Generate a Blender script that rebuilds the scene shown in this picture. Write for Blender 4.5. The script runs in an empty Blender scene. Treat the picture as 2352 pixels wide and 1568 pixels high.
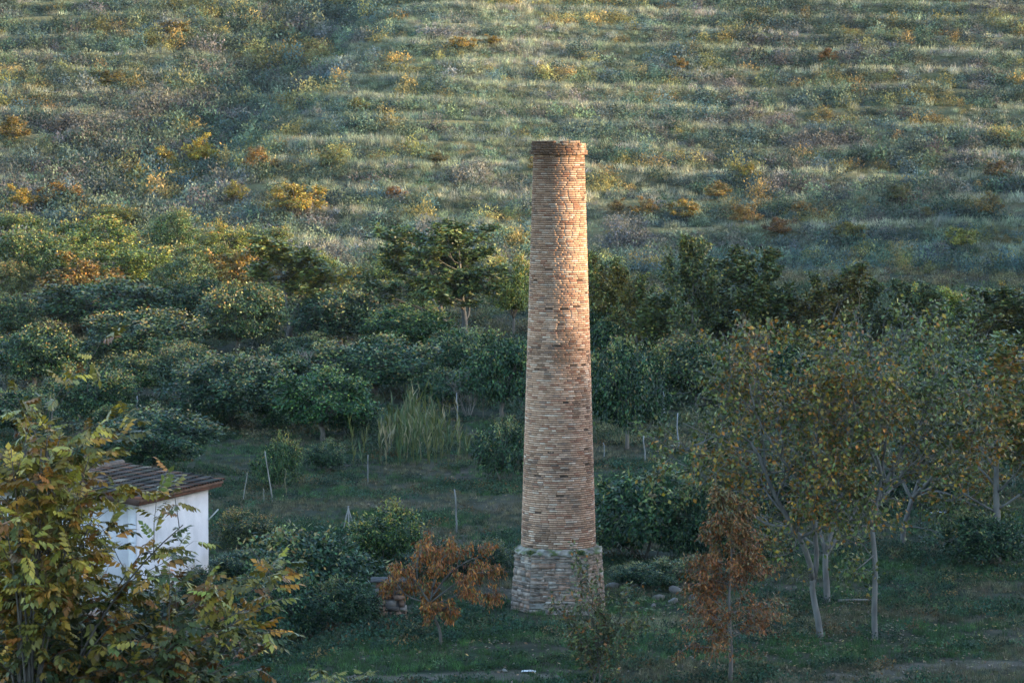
import bpy, math, random
import numpy as np

# ------------------------------------------------------------------ camera, sky, sun, exposure
SC = bpy.context.scene
COL = SC.collection
R = math.radians
CAM_Y, CAM_Z, PITCH = -100.0, 14.36, 3.5
cam_d = bpy.data.cameras.new("camera")
cam = bpy.data.objects.new("camera", cam_d)
COL.objects.link(cam)
cam.location = (0, CAM_Y, CAM_Z)
cam.rotation_euler = (R(90 - PITCH), 0, 0)
cam_d.sensor_width = 36
cam_d.lens = 36 * 8170 / 2560
cam_d.clip_start, cam_d.clip_end = 1, 3000
cam_d.dof.use_dof = True
cam_d.dof.focus_distance = 100
cam_d.dof.aperture_fstop = 6.3
SC.camera = cam

SUN_EL, SUN_AZ = 11.0, -4.0        # sun stands to the right (+X), low over the ridge
world = bpy.data.worlds.new("World")
SC.world = world
world.use_nodes = True
wn = world.node_tree
bg = wn.nodes["Background"]
sky = wn.nodes.new("ShaderNodeTexSky")
sky.sky_type = 'NISHITA'
sky.sun_disc = False
sky.sun_elevation = R(SUN_EL)
sky.sun_rotation = R(90 - SUN_AZ)
sky.air_density = 1.0
sky.dust_density = 0.6
sky.ozone_density = 1.7
wn.links.new(sky.outputs[0], bg.inputs[0])
bg.inputs[1].default_value = 0.15

sun_d = bpy.data.lights.new("sun", 'SUN')
sun = bpy.data.objects.new("sun", sun_d)
COL.objects.link(sun)
sun_d.energy = 2.6
sun_d.angle = R(0.8)
sun_d.color = (1.0, 0.73, 0.40)
sx, sy, sz = math.cos(R(SUN_EL)) * math.cos(R(SUN_AZ)), math.cos(R(SUN_EL)) * math.sin(R(SUN_AZ)), math.sin(R(SUN_EL))
import mathutils
sun.rotation_euler = mathutils.Vector((sx, sy, sz)).to_track_quat('Z', 'Y').to_euler()

SC.view_settings.view_transform = 'Standard'
SC.view_settings.look = 'None'
SC.view_settings.exposure = 2.55
SC.view_settings.gamma = 1
SC.view_settings.use_curve_mapping = False
SC.render.engine = 'CYCLES'
cy = SC.cycles
cy.max_bounces = 5
cy.diffuse_bounces = 2
cy.glossy_bounces = 2
cy.transmission_bounces = 3
cy.volume_bounces = 0
cy.transparent_max_bounces = 4
cy.use_denoising = True

# ------------------------------------------------------------------ pixel rays (photo grid 2352 x 1568)
F = 8170 / 2560 * 2352
cp, sp_ = math.cos(R(PITCH)), math.sin(R(PITCH))
def ray(px, py):
    a, b = (px - 1176) / F, -(py - 784) / F
    return np.array([a, cp + b * sp_, -sp_ + b * cp])
def at_y(px, py, y):
    d = ray(px, py)
    t = (y - CAM_Y) / d[1]
    return np.array([0, CAM_Y, CAM_Z]) + d * t

# ------------------------------------------------------------------ noise
_nr = np.random.default_rng(5)
_T = _nr.random((256, 256))
def vnoise(x, y):
    x = np.asarray(x, float); y = np.asarray(y, float)
    xi = np.floor(x).astype(int); yi = np.floor(y).astype(int)
    fx = x - xi; fy = y - yi
    fx = fx * fx * (3 - 2 * fx); fy = fy * fy * (3 - 2 * fy)
    a = _T[xi & 255, yi & 255]; b = _T[(xi + 1) & 255, yi & 255]
    c = _T[xi & 255, (yi + 1) & 255]; d = _T[(xi + 1) & 255, (yi + 1) & 255]
    return (a * (1 - fx) + b * fx) * (1 - fy) + (c * (1 - fx) + d * fx) * fy
def fbm(x, y, o=3):
    s = 0; a = .5
    for i in range(o):
        s = s + a * vnoise(x * 2 ** i + 17 * i, y * 2 ** i + 31 * i); a *= .5
    return s / (1 - .5 ** o)
def sstep(a, b, x):
    t = np.clip((np.asarray(x, float) - a) / (b - a), 0, 1)
    return t * t * (3 - 2 * t)

# ------------------------------------------------------------------ terrain height
_d = np.arange(-120, 800, 1.0)
_h = np.interp(_d, [-120, -60, 0, 20, 50, 70, 84, 125, 160, 190, 220, 250, 262, 480, 620, 800],
               [14, 13.4, 12.4, 9.0, 3.3, .5, 0, 0, .6, 1.7, 3.0, 4.5, 6.0, 66, 84, 88])
_k = np.hanning(15); _k /= _k.sum()
_h2 = np.convolve(np.pad(_h, 7, mode='edge'), _k, mode='valid')
STEP = 2.0
def terr(x, y):
    """height, terrace phase"""
    x = np.asarray(x, float); y = np.asarray(y, float)
    d = y + 100
    h = np.interp(d, _d, _h2)
    hillw = sstep(246, 262, d)
    # gully and spur on the left of the hill
    xg = np.interp(d, [250, 285, 335, 400, 500], [-32, -28, -20, -10, 10])
    dx = x - xg
    gul = np.where(dx < 0, np.exp(-(dx / 13) ** 2), np.exp(-(dx / 5.0) ** 2))
    spur = np.exp(-((dx - 15) / 11) ** 2)
    ga = sstep(262, 292, d)
    h = h - 2.8 * gul * ga + 1.4 * spur * ga + hillw * 1.6 * (fbm(x / 26 + 3, y / 26, 3) - .5)
    h = h - hillw * .02 * np.clip(x - 5, 0, 60)
    q = (h + .02 * np.clip(x, -40, 80) + 2.6 * (fbm(x / 38 + 40, y / 38 + 9, 3) - .5)) / STEP
    k = np.floor(q); f = q - k
    g = np.where(f < .5, .16 * f / .5, .16 + .84 * ((f - .5) / .5))
    ht = h + STEP * (g - f) * .95
    h = h * (1 - hillw) + ht * hillw
    # gentle unevenness on the flat
    flat = 1 - hillw
    h = h + flat * (.35 * (fbm(x / 9, y / 9, 3) - .5) + .10 * (fbm(x / 1.7, y / 1.7, 2) - .5)) * sstep(60, 75, d)
    # bank: the lawn round the chimney stands a little above the ground left and behind
    low = sstep(-4.2, -6.6, x) * sstep(12, 2, y) * sstep(-20, -6, y)
    h = h - .5 * low
    # unseen ridge to the right, shaped to take low sun off the valley floor
    rz = 83.8 + 5.0 * sstep(-35, -95, y) - 6.3 * sstep(15, 120, y) + 3.0 * (fbm(y / 23, 4.4, 3) - .5)
    rg = rz * sstep(110, 400, x) * (1 - .75 * sstep(410, 560, x))
    h = np.maximum(h, h * 0.25 + rg) * sstep(100, 160, x) + h * (1 - sstep(100, 160, x))
    return h, f
def H(x, y):
    return float(terr(x, y)[0])
_ts = np.concatenate([np.arange(40, 260, .2), np.arange(260, 480, .3)])
def hit(px, py):
    d = ray(px, py)
    P = np.array([0, CAM_Y, CAM_Z])[None] + d[None] * _ts[:, None]
    z = terr(P[:, 0], P[:, 1])[0]
    below = np.where(P[:, 2] <= z)[0]
    i = below[0] if len(below) else len(_ts) - 1
    p = P[i].copy(); p[2] = z[i]
    return p

# ------------------------------------------------------------------ mesh helpers
def mesh(name, V, Q=None, T=None, C=None, smooth=False):
    V = np.ascontiguousarray(V, np.float32).reshape(-1, 3)
    me = bpy.data.meshes.new(name)
    Q = np.zeros((0, 4), np.int32) if Q is None or len(Q) == 0 else np.asarray(Q, np.int32)
    T = np.zeros((0, 3), np.int32) if T is None or len(T) == 0 else np.asarray(T, np.int32)
    me.vertices.add(len(V)); me.vertices.foreach_set("co", V.ravel())
    nl = Q.size + T.size
    me.loops.add(nl); me.polygons.add(len(Q) + len(T))
    me.loops.foreach_set("vertex_index", np.concatenate([Q.ravel(), T.ravel()]).astype(np.int32))
    st = np.concatenate([np.arange(len(Q)) * 4, Q.size + np.arange(len(T)) * 3]).astype(np.int32)
    me.polygons.foreach_set("loop_start", st)
    if smooth:
        me.polygons.foreach_set("use_smooth", np.ones(len(Q) + len(T), bool))
    if C is not None:
        C = np.asarray(C, np.float32)
        if C.ndim == 1: C = np.tile(C, (len(V), 1))
        at = me.color_attributes.new("col", 'FLOAT_COLOR', 'POINT')
        at.data.foreach_set("color", np.concatenate([C[:, :3], np.ones((len(V), 1), np.float32)], 1).astype(np.float32).ravel())
    me.update(calc_edges=True)
    me.validate(verbose=False)
    return me
class MB:
    def __init__(s): s.V = []; s.Q = []; s.T = []; s.C = []; s.n = 0
    def add(s, V, Q=None, T=None, C=(1, 1, 1)):
        V = np.asarray(V, float).reshape(-1, 3)
        if Q is not None and len(Q): s.Q.append(np.asarray(Q) + s.n)
        if T is not None and len(T): s.T.append(np.asarray(T) + s.n)
        C = np.asarray(C, float)
        if C.ndim == 1: C = np.tile(C, (len(V), 1))
        s.V.append(V); s.C.append(C); s.n += len(V)
    def mesh(s, name, m=None, smooth=False):
        me = mesh(name, np.concatenate(s.V), np.concatenate(s.Q) if s.Q else None, np.concatenate(s.T) if s.T else None,
                  np.concatenate(s.C), smooth)
        if m: me.materials.append(m)
        return me
def obj(name, me, parent=None, loc=None):
    o = bpy.data.objects.new(name, me); COL.objects.link(o)
    if parent: o.parent = parent
    if loc is not None: o.location = loc
    return o
def tag(o, label=None, cat=None, group=None, kind=None):
    if label: o["label"] = label
    if cat: o["category"] = cat
    if group: o["group"] = group
    if kind: o["kind"] = kind
    return o
def empty(name, loc, label=None, cat=None, group=None, rz=0, sc=None):
    o = bpy.data.objects.new(name, None); COL.objects.link(o)
    o.empty_display_size = .3
    o.location = loc; o.rotation_euler = (0, 0, rz)
    if sc is not None: o.scale = sc
    return tag(o, label, cat, group)
BOXQ = np.array([[0, 1, 3, 2], [4, 6, 7, 5], [0, 4, 5, 1], [2, 3, 7, 6], [0, 2, 6, 4], [1, 5, 7, 3]])
def boxv(x0, x1, y0, y1, z0, z1):
    return np.array([[x, y, z] for x in (x0, x1) for y in (y0, y1) for z in (z0, z1)], float)
def nrm(a):
    return a / np.maximum(np.linalg.norm(a, axis=-1, keepdims=True), 1e-9)
def tube(mb, pts, rad, k=6, C=(1, 1, 1), cap=True):
    pts = np.asarray(pts, float); n = len(pts)
    rad = np.broadcast_to(np.asarray(rad, float), (n,))
    t = np.gradient(pts, axis=0); t = nrm(t)
    ref = np.array([.31, .17, .93]) if abs(t[0][2]) < .9 else np.array([.9, .3, .1])
    a = nrm(np.cross(t, ref)); b = np.cross(t, a)
    th = np.arange(k) * 2 * math.pi / k
    V = pts[:, None] + rad[:, None, None] * (np.cos(th)[None, :, None] * a[:, None] + np.sin(th)[None, :, None] * b[:, None])
    i = np.arange(n - 1)[:, None] * k; j = np.arange(k)[None]
    Q = np.stack([i + j, i + (j + 1) % k, i + k + (j + 1) % k, i + k + j], -1).reshape(-1, 4)
    V = V.reshape(-1, 3)
    T = None
    if cap:
        V = np.concatenate([V, pts[-1:], pts[:1]])
        e = (n - 1) * k
        jj = np.arange(k)
        T = np.concatenate([np.stack([e + jj, e + (jj + 1) % k, np.full(k, n * k)], -1),
                            np.stack([(jj + 1) % k, jj, np.full(k, n * k + 1)], -1)])
    mb.add(V, Q, T, C)
def leafset(mb, P, D, N, L, W, C, fold=False, curl=0.12):
    D = nrm(D); S = nrm(np.cross(D, N)); N2 = np.cross(S, D)
    L = np.broadcast_to(np.asarray(L, float), (len(P),))[:, None]; W = np.broadcast_to(np.asarray(W, float), (len(P),))[:, None]
    n = len(P); i = np.arange(n)[:, None]
    m = P + D * L * .45
    a = m + S * W * .5; b = m - S * W * .5
    tip = P + D * L - N2 * L * curl
    if fold:
        mid = m - N2 * W * .16
        V = np.stack([P, a, tip, b, mid], 1).reshape(-1, 3)
        Q = np.concatenate([i * 5 + np.array([[0, 1, 2, 4]]), i * 5 + np.array([[0, 4, 2, 3]])])
        mb.add(V, Q, None, np.repeat(C, 5, 0))
    else:
        V = np.stack([P, a, tip, b], 1).reshape(-1, 3)
        mb.add(V, i * 4 + np.array([[0, 1, 2, 3]]), None, np.repeat(C, 4, 0))

# ------------------------------------------------------------------ materials
def newmat(name):
    m = bpy.data.materials.new(name); m.use_nodes = True
    nt = m.node_tree; nt.nodes.clear()
    return m, nt, nt.nodes.new("ShaderNodeOutputMaterial")
def nd(nt, t, **kw):
    n = nt.nodes.new(t)
    for k, v in kw.items():
        if k.startswith("i_"): n.inputs[k[2:].replace("_", " ")].default_value = v
        else: setattr(n, k, v)
    return n
def mulc(nt, a, b):
    n = nd(nt, "ShaderNodeMix", data_type='RGBA', blend_type='MULTIPLY'); n.inputs[0].default_value = 1
    nt.links.new(a, n.inputs[6]); nt.links.new(b, n.inputs[7]); return n.outputs[2]
def noise_val(nt, scale, lo, hi, detail=4, coord='Object', stretch=None, c0=.3, c1=.7):
    tc = nd(nt, "ShaderNodeTexCoord")
    src = tc.outputs[coord]
    if stretch:
        mp = nd(nt, "ShaderNodeMapping"); mp.inputs['Scale'].default_value = stretch
        nt.links.new(src, mp.inputs[0]); src = mp.outputs[0]
    n = nd(nt, "ShaderNodeTexNoise"); n.inputs['Scale'].default_value = scale; n.inputs['Detail'].default_value = detail
    nt.links.new(src, n.inputs['Vector'])
    r = nd(nt, "ShaderNodeMapRange"); r.inputs[1].default_value = c0; r.inputs[2].default_value = c1
    r.inputs[3].default_value = lo; r.inputs[4].default_value = hi
    nt.links.new(n.outputs[0], r.inputs[0])
    return r.outputs[0], n.outputs[0]
def leaf_mat(name, inst=False, trans=.12, rough=.42, spec=.3):
    m, nt, out = newmat(name)
    at = nd(nt, "ShaderNodeAttribute", attribute_name="col")
    if inst:
        a2 = nd(nt, "ShaderNodeAttribute", attribute_name="tint", attribute_type='INSTANCER')
        c = mulc(nt, at.outputs[0], a2.outputs[0])
    else:
        oi = nd(nt, "ShaderNodeObjectInfo")
        c = mulc(nt, at.outputs[0], oi.outputs['Color'])
    p = nd(nt, "ShaderNodeBsdfPrincipled"); p.inputs['Roughness'].default_value = rough; p.inputs['Specular IOR Level'].default_value = spec
    t = nd(nt, "ShaderNodeBsdfTranslucent")
    nt.links.new(c, p.inputs['Base Color']); nt.links.new(c, t.inputs[0])
    mx = nd(nt, "ShaderNodeMixShader"); mx.inputs[0].default_value = trans
    nt.links.new(p.outputs[0], mx.inputs[1]); nt.links.new(t.outputs[0], mx.inputs[2]); nt.links.new(mx.outputs[0], out.inputs[0])
    return m
def solid_mat(name, rough=.85, nscale=6, lo=.7, hi=1.2, bump=.3, bdist=.02, nscale2=None, spec=.25, stretch=None, obcol=False):
    m, nt, out = newmat(name)
    at = nd(nt, "ShaderNodeAttribute", attribute_name="col")
    v, raw = noise_val(nt, nscale, lo, hi, 6, 'Object', stretch)
    cc = nd(nt, "ShaderNodeCombineColor")
    for i in range(3): nt.links.new(v, cc.inputs[i])
    c = mulc(nt, at.outputs[0], cc.outputs[0])
    if obcol:
        oi = nd(nt, "ShaderNodeObjectInfo"); c = mulc(nt, c, oi.outputs['Color'])
    p = nd(nt, "ShaderNodeBsdfPrincipled"); p.inputs['Roughness'].default_value = rough; p.inputs['Specular IOR Level'].default_value = spec
    nt.links.new(c, p.inputs['Base Color'])
    if bump:
        v2, raw2 = noise_val(nt, nscale2 or nscale * 4, 0, 1, 5, 'Object', stretch)
        b = nd(nt, "ShaderNodeBump"); b.inputs['Strength'].default_value = bump; b.inputs['Distance'].default_value = bdist
        nt.links.new(raw2, b.inputs['Height']); nt.links.new(b.outputs[0], p.inputs['Normal'])
    nt.links.new(p.outputs[0], out.inputs[0])
    return m
M_LEAF = leaf_mat("leaf")
M_SCRUB = leaf_mat("scrub_leaf", inst=True, trans=.25, rough=.6, spec=.2)
M_BARK = solid_mat("bark", .9, 5, .6, 1.25, .5, .02, 22, .15, (1, 1, .3))
M_BRICK = solid_mat("brick", .9, 9, .78, 1.18, .15, .01, 45, .15)
M_STONE = solid_mat("stone", .92, 7, .62, 1.3, .6, .02, 26, .15)
M_TILE = solid_mat("roof_tile", .85, 6, .45, 1.35, .5, .012, 30, .2, obcol=True)
M_WOOD = solid_mat("wood", .85, 4, .6, 1.2, .4, .01, 18, .2, (1, 1, .2))
M_ROCK = solid_mat("rock", .9, 3, .6, 1.3, .6, .04, 12, .2)
M_GROUND = solid_mat("ground", .95, 1.3, .6, 1.35, .6, .08, 9, .1)
M_HILL = solid_mat("hillside", .95, .35, .65, 1.3, .6, .3, 2.2, .1)
def plaster_mat():
    m, nt, out = newmat("plaster")
    v, raw = noise_val(nt, 1.3, .82, 1.03, 6)
    v3, _ = noise_val(nt, 1.1, .84, 1.0, 5, 'Object', (1.6, 1.6, .5), .25, .55)
    mm = nd(nt, "ShaderNodeMath", operation='MULTIPLY'); nt.links.new(v, mm.inputs[0]); nt.links.new(v3, mm.inputs[1])
    cc = nd(nt, "ShaderNodeCombineColor")
    for i in range(3): nt.links.new(mm.outputs[0], cc.inputs[i])
    at = nd(nt, "ShaderNodeAttribute", attribute_name="col")
    c = mulc(nt, at.outputs[0], cc.outputs[0])
    p = nd(nt, "ShaderNodeBsdfPrincipled"); p.inputs['Roughness'].default_value = .9; p.inputs['Specular IOR Level'].default_value = .2
    nt.links.new(c, p.inputs['Base Color'])
    _, r2 = noise_val(nt, 14, 0, 1, 5)
    b = nd(nt, "ShaderNodeBump"); b.inputs['Strength'].default_value = .35; b.inputs['Distance'].default_value = .02
    nt.links.new(r2, b.inputs['Height']); nt.links.new(b.outputs[0], p.inputs['Normal'])
    nt.links.new(p.outputs[0], out.inputs[0])
    return m
M_PLASTER = plaster_mat()

# ------------------------------------------------------------------ terrain meshes
def grid_sheet(name, xs, ys, m, colf, dz=0.0, keep=None):
    X, Y = np.meshgrid(xs, ys)
    Z, f = terr(X, Y)
    V = np.stack([X, Y, Z + dz], -1).reshape(-1, 3)
    nx, ny = len(xs), len(ys)
    i, j = np.meshgrid(np.arange(nx - 1), np.arange(ny - 1))
    a = (j * nx + i)
    Q = np.stack([a, a + 1, a + nx + 1, a + nx], -1).reshape(-1, 4)
    if keep is not None:
        cx = (X[:-1, :-1] + X[1:, 1:]) / 2; cyy = (Y[:-1, :-1] + Y[1:, 1:]) / 2
        Q = Q[keep(cx, cyy).ravel()]
    C = colf(X, Y, Z, f).reshape(-1, 3)
    me = mesh(name, V, Q, None, C, True); me.materials.append(m)
    return tag(obj(name, me), kind="structure")
def mixc(a, b, t):
    t = np.asarray(t)[..., None]
    return np.asarray(a) * (1 - t) + np.asarray(b) * t
DIRT = [(-3.2, -13.9, 3.0, 1.2), (-0.5, -13.4, 2.0, .8), (9.5, -13.0, 2.6, 1.2), (12.5, -10.8, 3.0, 1.0), (-6, -13.4, 1.6, .8)]
def dirt(x, y):
    s = 0
    for (a, b, w, h) in DIRT:
        s = s + np.exp(-((x - a) / w) ** 2 - ((y - b) / h) ** 2)
    return np.clip(sstep(.30, .58, np.clip(s, 0, 1) * (.05 + 1.35 * fbm(x / .55, y / .45, 4))) , 0, 1)
def ground_col(X, Y, Z, f):
    n = fbm(X / 3.1, Y / 3.1, 3); n2 = fbm(X / .8 + 9, Y / .8, 2)
    c = mixc((.020, .030, .016), (.045, .044, .028), sstep(.35, .7, n))
    c = mixc(c, (.065, .054, .040), sstep(.5, .75, n2) * .7)
    c = mixc(c, (.105, .088, .068), dirt(X, Y) * (.45 + .75 * fbm(X / .25, Y / .25, 3)))
    return c
def hill_col(X, Y, Z, f):
    n = fbm(X / 8, Y / 8, 3)
    c = mixc((.05, .06, .03), (.10, .09, .055), sstep(.3, .7, n))
    c = mixc(c, (.15, .14, .07), (sstep(.8, .95, f) + 1 - sstep(.04, .12, f)) * .8)
    return c
G0, G1 = 20.0, 152.0      # ground sheet y range ends where the hill sheet begins
gxs = np.concatenate([np.arange(-48, -20, .4), np.arange(-20, 20, .16), np.arange(20, 48.01, .4)])
gys = np.concatenate([np.arange(-60, -18, .4), np.arange(-18, 14, .16), np.arange(14, 152, .4), [152.0]])
grid_sheet("ground", gxs, gys, M_GROUND, ground_col)
grid_sheet("hillside", np.arange(-92, 92.01, .5), np.arange(152, 340.01, .5), M_HILL, hill_col)
def out_keep(x, y):
    ing = (abs(x) < 44) & (y > -56) & (y < 152)
    inh = (abs(x) < 88) & (y > 150) & (y < 336)
    return ~(ing | inh)
grid_sheet("surrounding_terrain", np.arange(-240, 620.1, 4), np.arange(-180, 640.1, 4), M_HILL, hill_col, -.35, out_keep)

# ------------------------------------------------------------------ the chimney
CX, CYY = 1.43, 0.0
rb = np.random.default_rng(11)
def brick_col(z, th, darken):
    k = rb.random()
    if k < .50: c = np.array([.47, .30, .21])
    elif k < .74: c = np.array([.54, .375, .28])
    elif k < .82: c = np.array([.58, .46, .37])
    elif k < .93: c = np.array([.36, .195, .135])
    else: c = np.array([.29, .205, .165])
    pn = fbm(th * 2.2 + 5, z * .9, 3)
    c = c * (.90 + .20 * rb.random())
    c = c * (1 - .45 * float(sstep(.56, .78, pn)))
    c = c * (1 - darken)
    return c * np.array([1.0, .935, .885])
def wedge(th0, th1, ri, ro, z0, z1, j=.004):
    """one brick on the ring: 8 corners, slightly uneven"""
    V = []
    dz = rb.normal(0, j, 4)
    for th in np.linspace(th0, th1, 5):
        e = .0015 if th in (th0, th1) else 0
        for r in (ri, ro - e):
            for z in (z0 + dz[0], z1 + dz[1]):
                V.append([r * math.sin(th), -r * math.cos(th), z])
    return np.array(V)
RQ = [[0, 1, 3, 2], [16, 18, 19, 17]]
for _i in range(4):
    _b = _i * 4; RQ += [[_b + 2, _b + 3, _b + 7, _b + 6], [_b + 1, _b + 5, _b + 7, _b + 3], [_b, _b + 2, _b + 6, _b + 4]]
RQ = np.array(RQ)
WQ = np.array([[0, 1, 3, 2], [4, 6, 7, 5], [2, 3, 7, 6], [1, 5, 7, 3], [0, 2, 6, 4]])
ch = empty("brick_chimney", (CX, CYY, 0), "tall round tapering brick chimney on a chamfered masonry base in the orchard", "chimney")
Z0, Z1 = 1.93, 13.95
R0, R1 = 1.155, .785
def shaft_r(z): return R0 + (R1 - R0) * (z - Z0) / (Z1 - Z0)
def lathe(mb, prof, k, C):
    th = np.arange(k) * 2 * math.pi / k
    pr = np.array(prof, float)
    V = np.stack([pr[:, None, 0] * np.sin(th), -pr[:, None, 0] * np.cos(th), np.broadcast_to(pr[:, None, 1], (len(pr), k))], -1).reshape(-1, 3)
    i = np.arange(len(pr) - 1)[:, None] * k; j = np.arange(k)[None]
    Q = np.stack([i + j, i + (j + 1) % k, i + k + (j + 1) % k, i + k + j], -1).reshape(-1, 4)
    mb.add(V, Q, None, C)
mb = MB()
lathe(mb, [(R0 - .022, Z0 - .15), (R1 - .022, Z1), (R1 + .02, Z1 + .02), (R1 + .02, Z1 + .30), (.46, Z1 + .30), (.46, Z1 - 1.5), (.8, 2.2)], 72, (.11, .075, .058))
shaft = obj("shaft", mb.mesh("shaft_core", M_STONE, True), ch)
shaft["label"] = "tapering shaft of thin pinkish brown bricks"
NC = 182
single = []; rest = MB()
for c in range(NC):
    crs = .86 + .28 * rb.random(); za = Z0 + (Z1 - Z0) * c / NC; zb = Z0 + (Z1 - Z0) * (c + 1) / NC - .020
    r = shaft_r(za)
    th = rb.random() * 6.28
    end = th + 2 * math.pi
    while th < end - .02:
        ln = rb.choice([.25, .235, .26, .125, .18], p=[.45, .2, .15, .12, .08]) * (1 + rb.normal(0, .05))
        w = min(ln / r, end - th)
        if end - th - w < .05 / r: w = end - th
        t0, t1 = th, th + w - .004 / r
        tm = (t0 + t1) / 2
        tn = (tm + math.pi) % (2 * math.pi) - math.pi
        pro = rb.normal(0, .0016) - (.03 if rb.random() < .012 else 0)
        darken = .5 * float(sstep(7.0, 13.5, za)) * float(sstep(.8, -.4, tn)) + .10 * float(sstep(12.8, 13.9, za))  # bricks darker towards the top, most on the left half
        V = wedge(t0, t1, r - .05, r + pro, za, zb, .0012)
        cc = brick_col(za, tm, darken) * crs
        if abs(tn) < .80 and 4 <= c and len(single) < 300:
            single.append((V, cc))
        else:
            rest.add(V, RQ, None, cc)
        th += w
for V, cc in single:
    b = MB(); b.add(V, RQ, None, cc)
    obj("brick", b.mesh("brick", M_BRICK), shaft)
tag(obj("brickwork", rest.mesh("brickwork", M_BRICK), shaft), kind="stuff")
# cap
cap = MB(); 
for c in range(6):
    za = Z1 + .005 + c * .071; zb = za + .060
    r = [.872, .88, .838, .84, .835, .838][c]
    th = rb.random(); end = th + 2 * math.pi
    while th < end - .05:
        w = min(rb.choice([.25, .13, .2]) / r, end - th)
        if c == 5:
            tn = (th + w / 2 + math.pi) % (2 * math.pi) - math.pi
            if tn > .9 and tn < 2.2 or rb.random() < .16: th += w; continue
        V = wedge(th, th + w - .012, r - .3, r + rb.normal(0, .008), za, zb, .006)
        cap.add(V, RQ, None, brick_col(za, th, .45 * float(sstep(.9, -.3, (th + math.pi) % 6.283 - math.pi)) + .35))  # cap bricks dark all round, darker on the left
        th += w
tag(obj("cap", cap.mesh("cap", M_BRICK), ch), "weathered dark brick collar around the chimney mouth")
# pedestal : chamfered square with a battered face
def ped_poly(hw, cf):
    cd = cf * 1.75
    return [(-hw + cf, -hw), (hw - cf, -hw), (hw, -hw + cd), (hw, hw - cd), (hw - cf, hw), (-hw + cf, hw), (-hw, hw - cd), (-hw, -hw + cd)]
PB, PT, CB, CT, PZ = 1.48, 1.32, .52, .46, 1.83
lo = ped_poly(PB - .03, CB); hi = ped_poly(PT - .03, CT)
mb = MB()
V = [(*p, -.5) for p in lo] + [(*p, PZ) for p in hi]
# coping slope up to the shaft
k = 32
ring = [(math.sin(2 * math.pi * i / 8 - math.pi * .11) * 1.21, -math.cos(2 * math.pi * i / 8 - math.pi * .11) * 1.21, Z0 + .03) for i in range(8)]
mb.add(V, [[i, (i + 1) % 8, 8 + (i + 1) % 8, 8 + i] for i in range(8)], None, (.24, .215, .19))
ped = obj("pedestal", mb.mesh("pedestal_core", M_STONE), ch)
ped["label"] = "grey chamfered pedestal of rough stone and thin brick"
cop = MB(); kk_ = 96
pp_ = np.array(ped_poly(PT, CT))
def poly_r(th):
    d = np.array([math.sin(th), -math.cos(th)]); best = 9
    for i in range(8):
        a, e = pp_[i], pp_[(i + 1) % 8] - pp_[i]
        den = d[0] * e[1] - d[1] * e[0]
        if abs(den) < 1e-9: continue
        t = (a[0] * e[1] - a[1] * e[0]) / den; u = (a[0] * d[1] - a[1] * d[0]) / den
        if t > 0 and -.001 <= u <= 1.001: best = min(best, t)
    return best
Vc = []; Cc = []
for i in range(kk_):
    th = 2 * math.pi * i / kk_; rp = poly_r(th)
    rows = [(1.12, Z0 + .05), (1.165, Z0 + .04), (1.165 + (rp - 1.165) * .4, Z0 - .015), (rp - .03, PZ + .03), (rp + .02, PZ + .005), (rp + .012, PZ - .03), (rp - .05, PZ - .04)]
    for m_, (r_, z_) in enumerate(rows):
        q = .028 if m_ in (2, 3, 4, 5) else .004
        r_ += rb.normal(0, q); z_ += rb.normal(0, q * .9)
        Vc.append((r_ * math.sin(th), -r_ * math.cos(th), z_))
        n_ = vnoise(th * 9, m_ * 1.1); Cc.append(np.array([.42, .37, .31]) * (.25 + 1.0 * n_) if n_ < .6 else np.array([.12, .14, .06]))
nr_ = 7
Qc = [[i * nr_ + j + 1, i * nr_ + j, ((i + 1) % kk_) * nr_ + j, ((i + 1) % kk_) * nr_ + j + 1] for i in range(kk_) for j in range(nr_ - 1)]
cop.add(np.array(Vc), Qc, None, np.array(Cc))
tag(obj("coping", cop.mesh("coping", M_STONE, False), ped), "pale mortar ledge on top of the pedestal")
rest = MB(); nst = 0
stones = []
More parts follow.
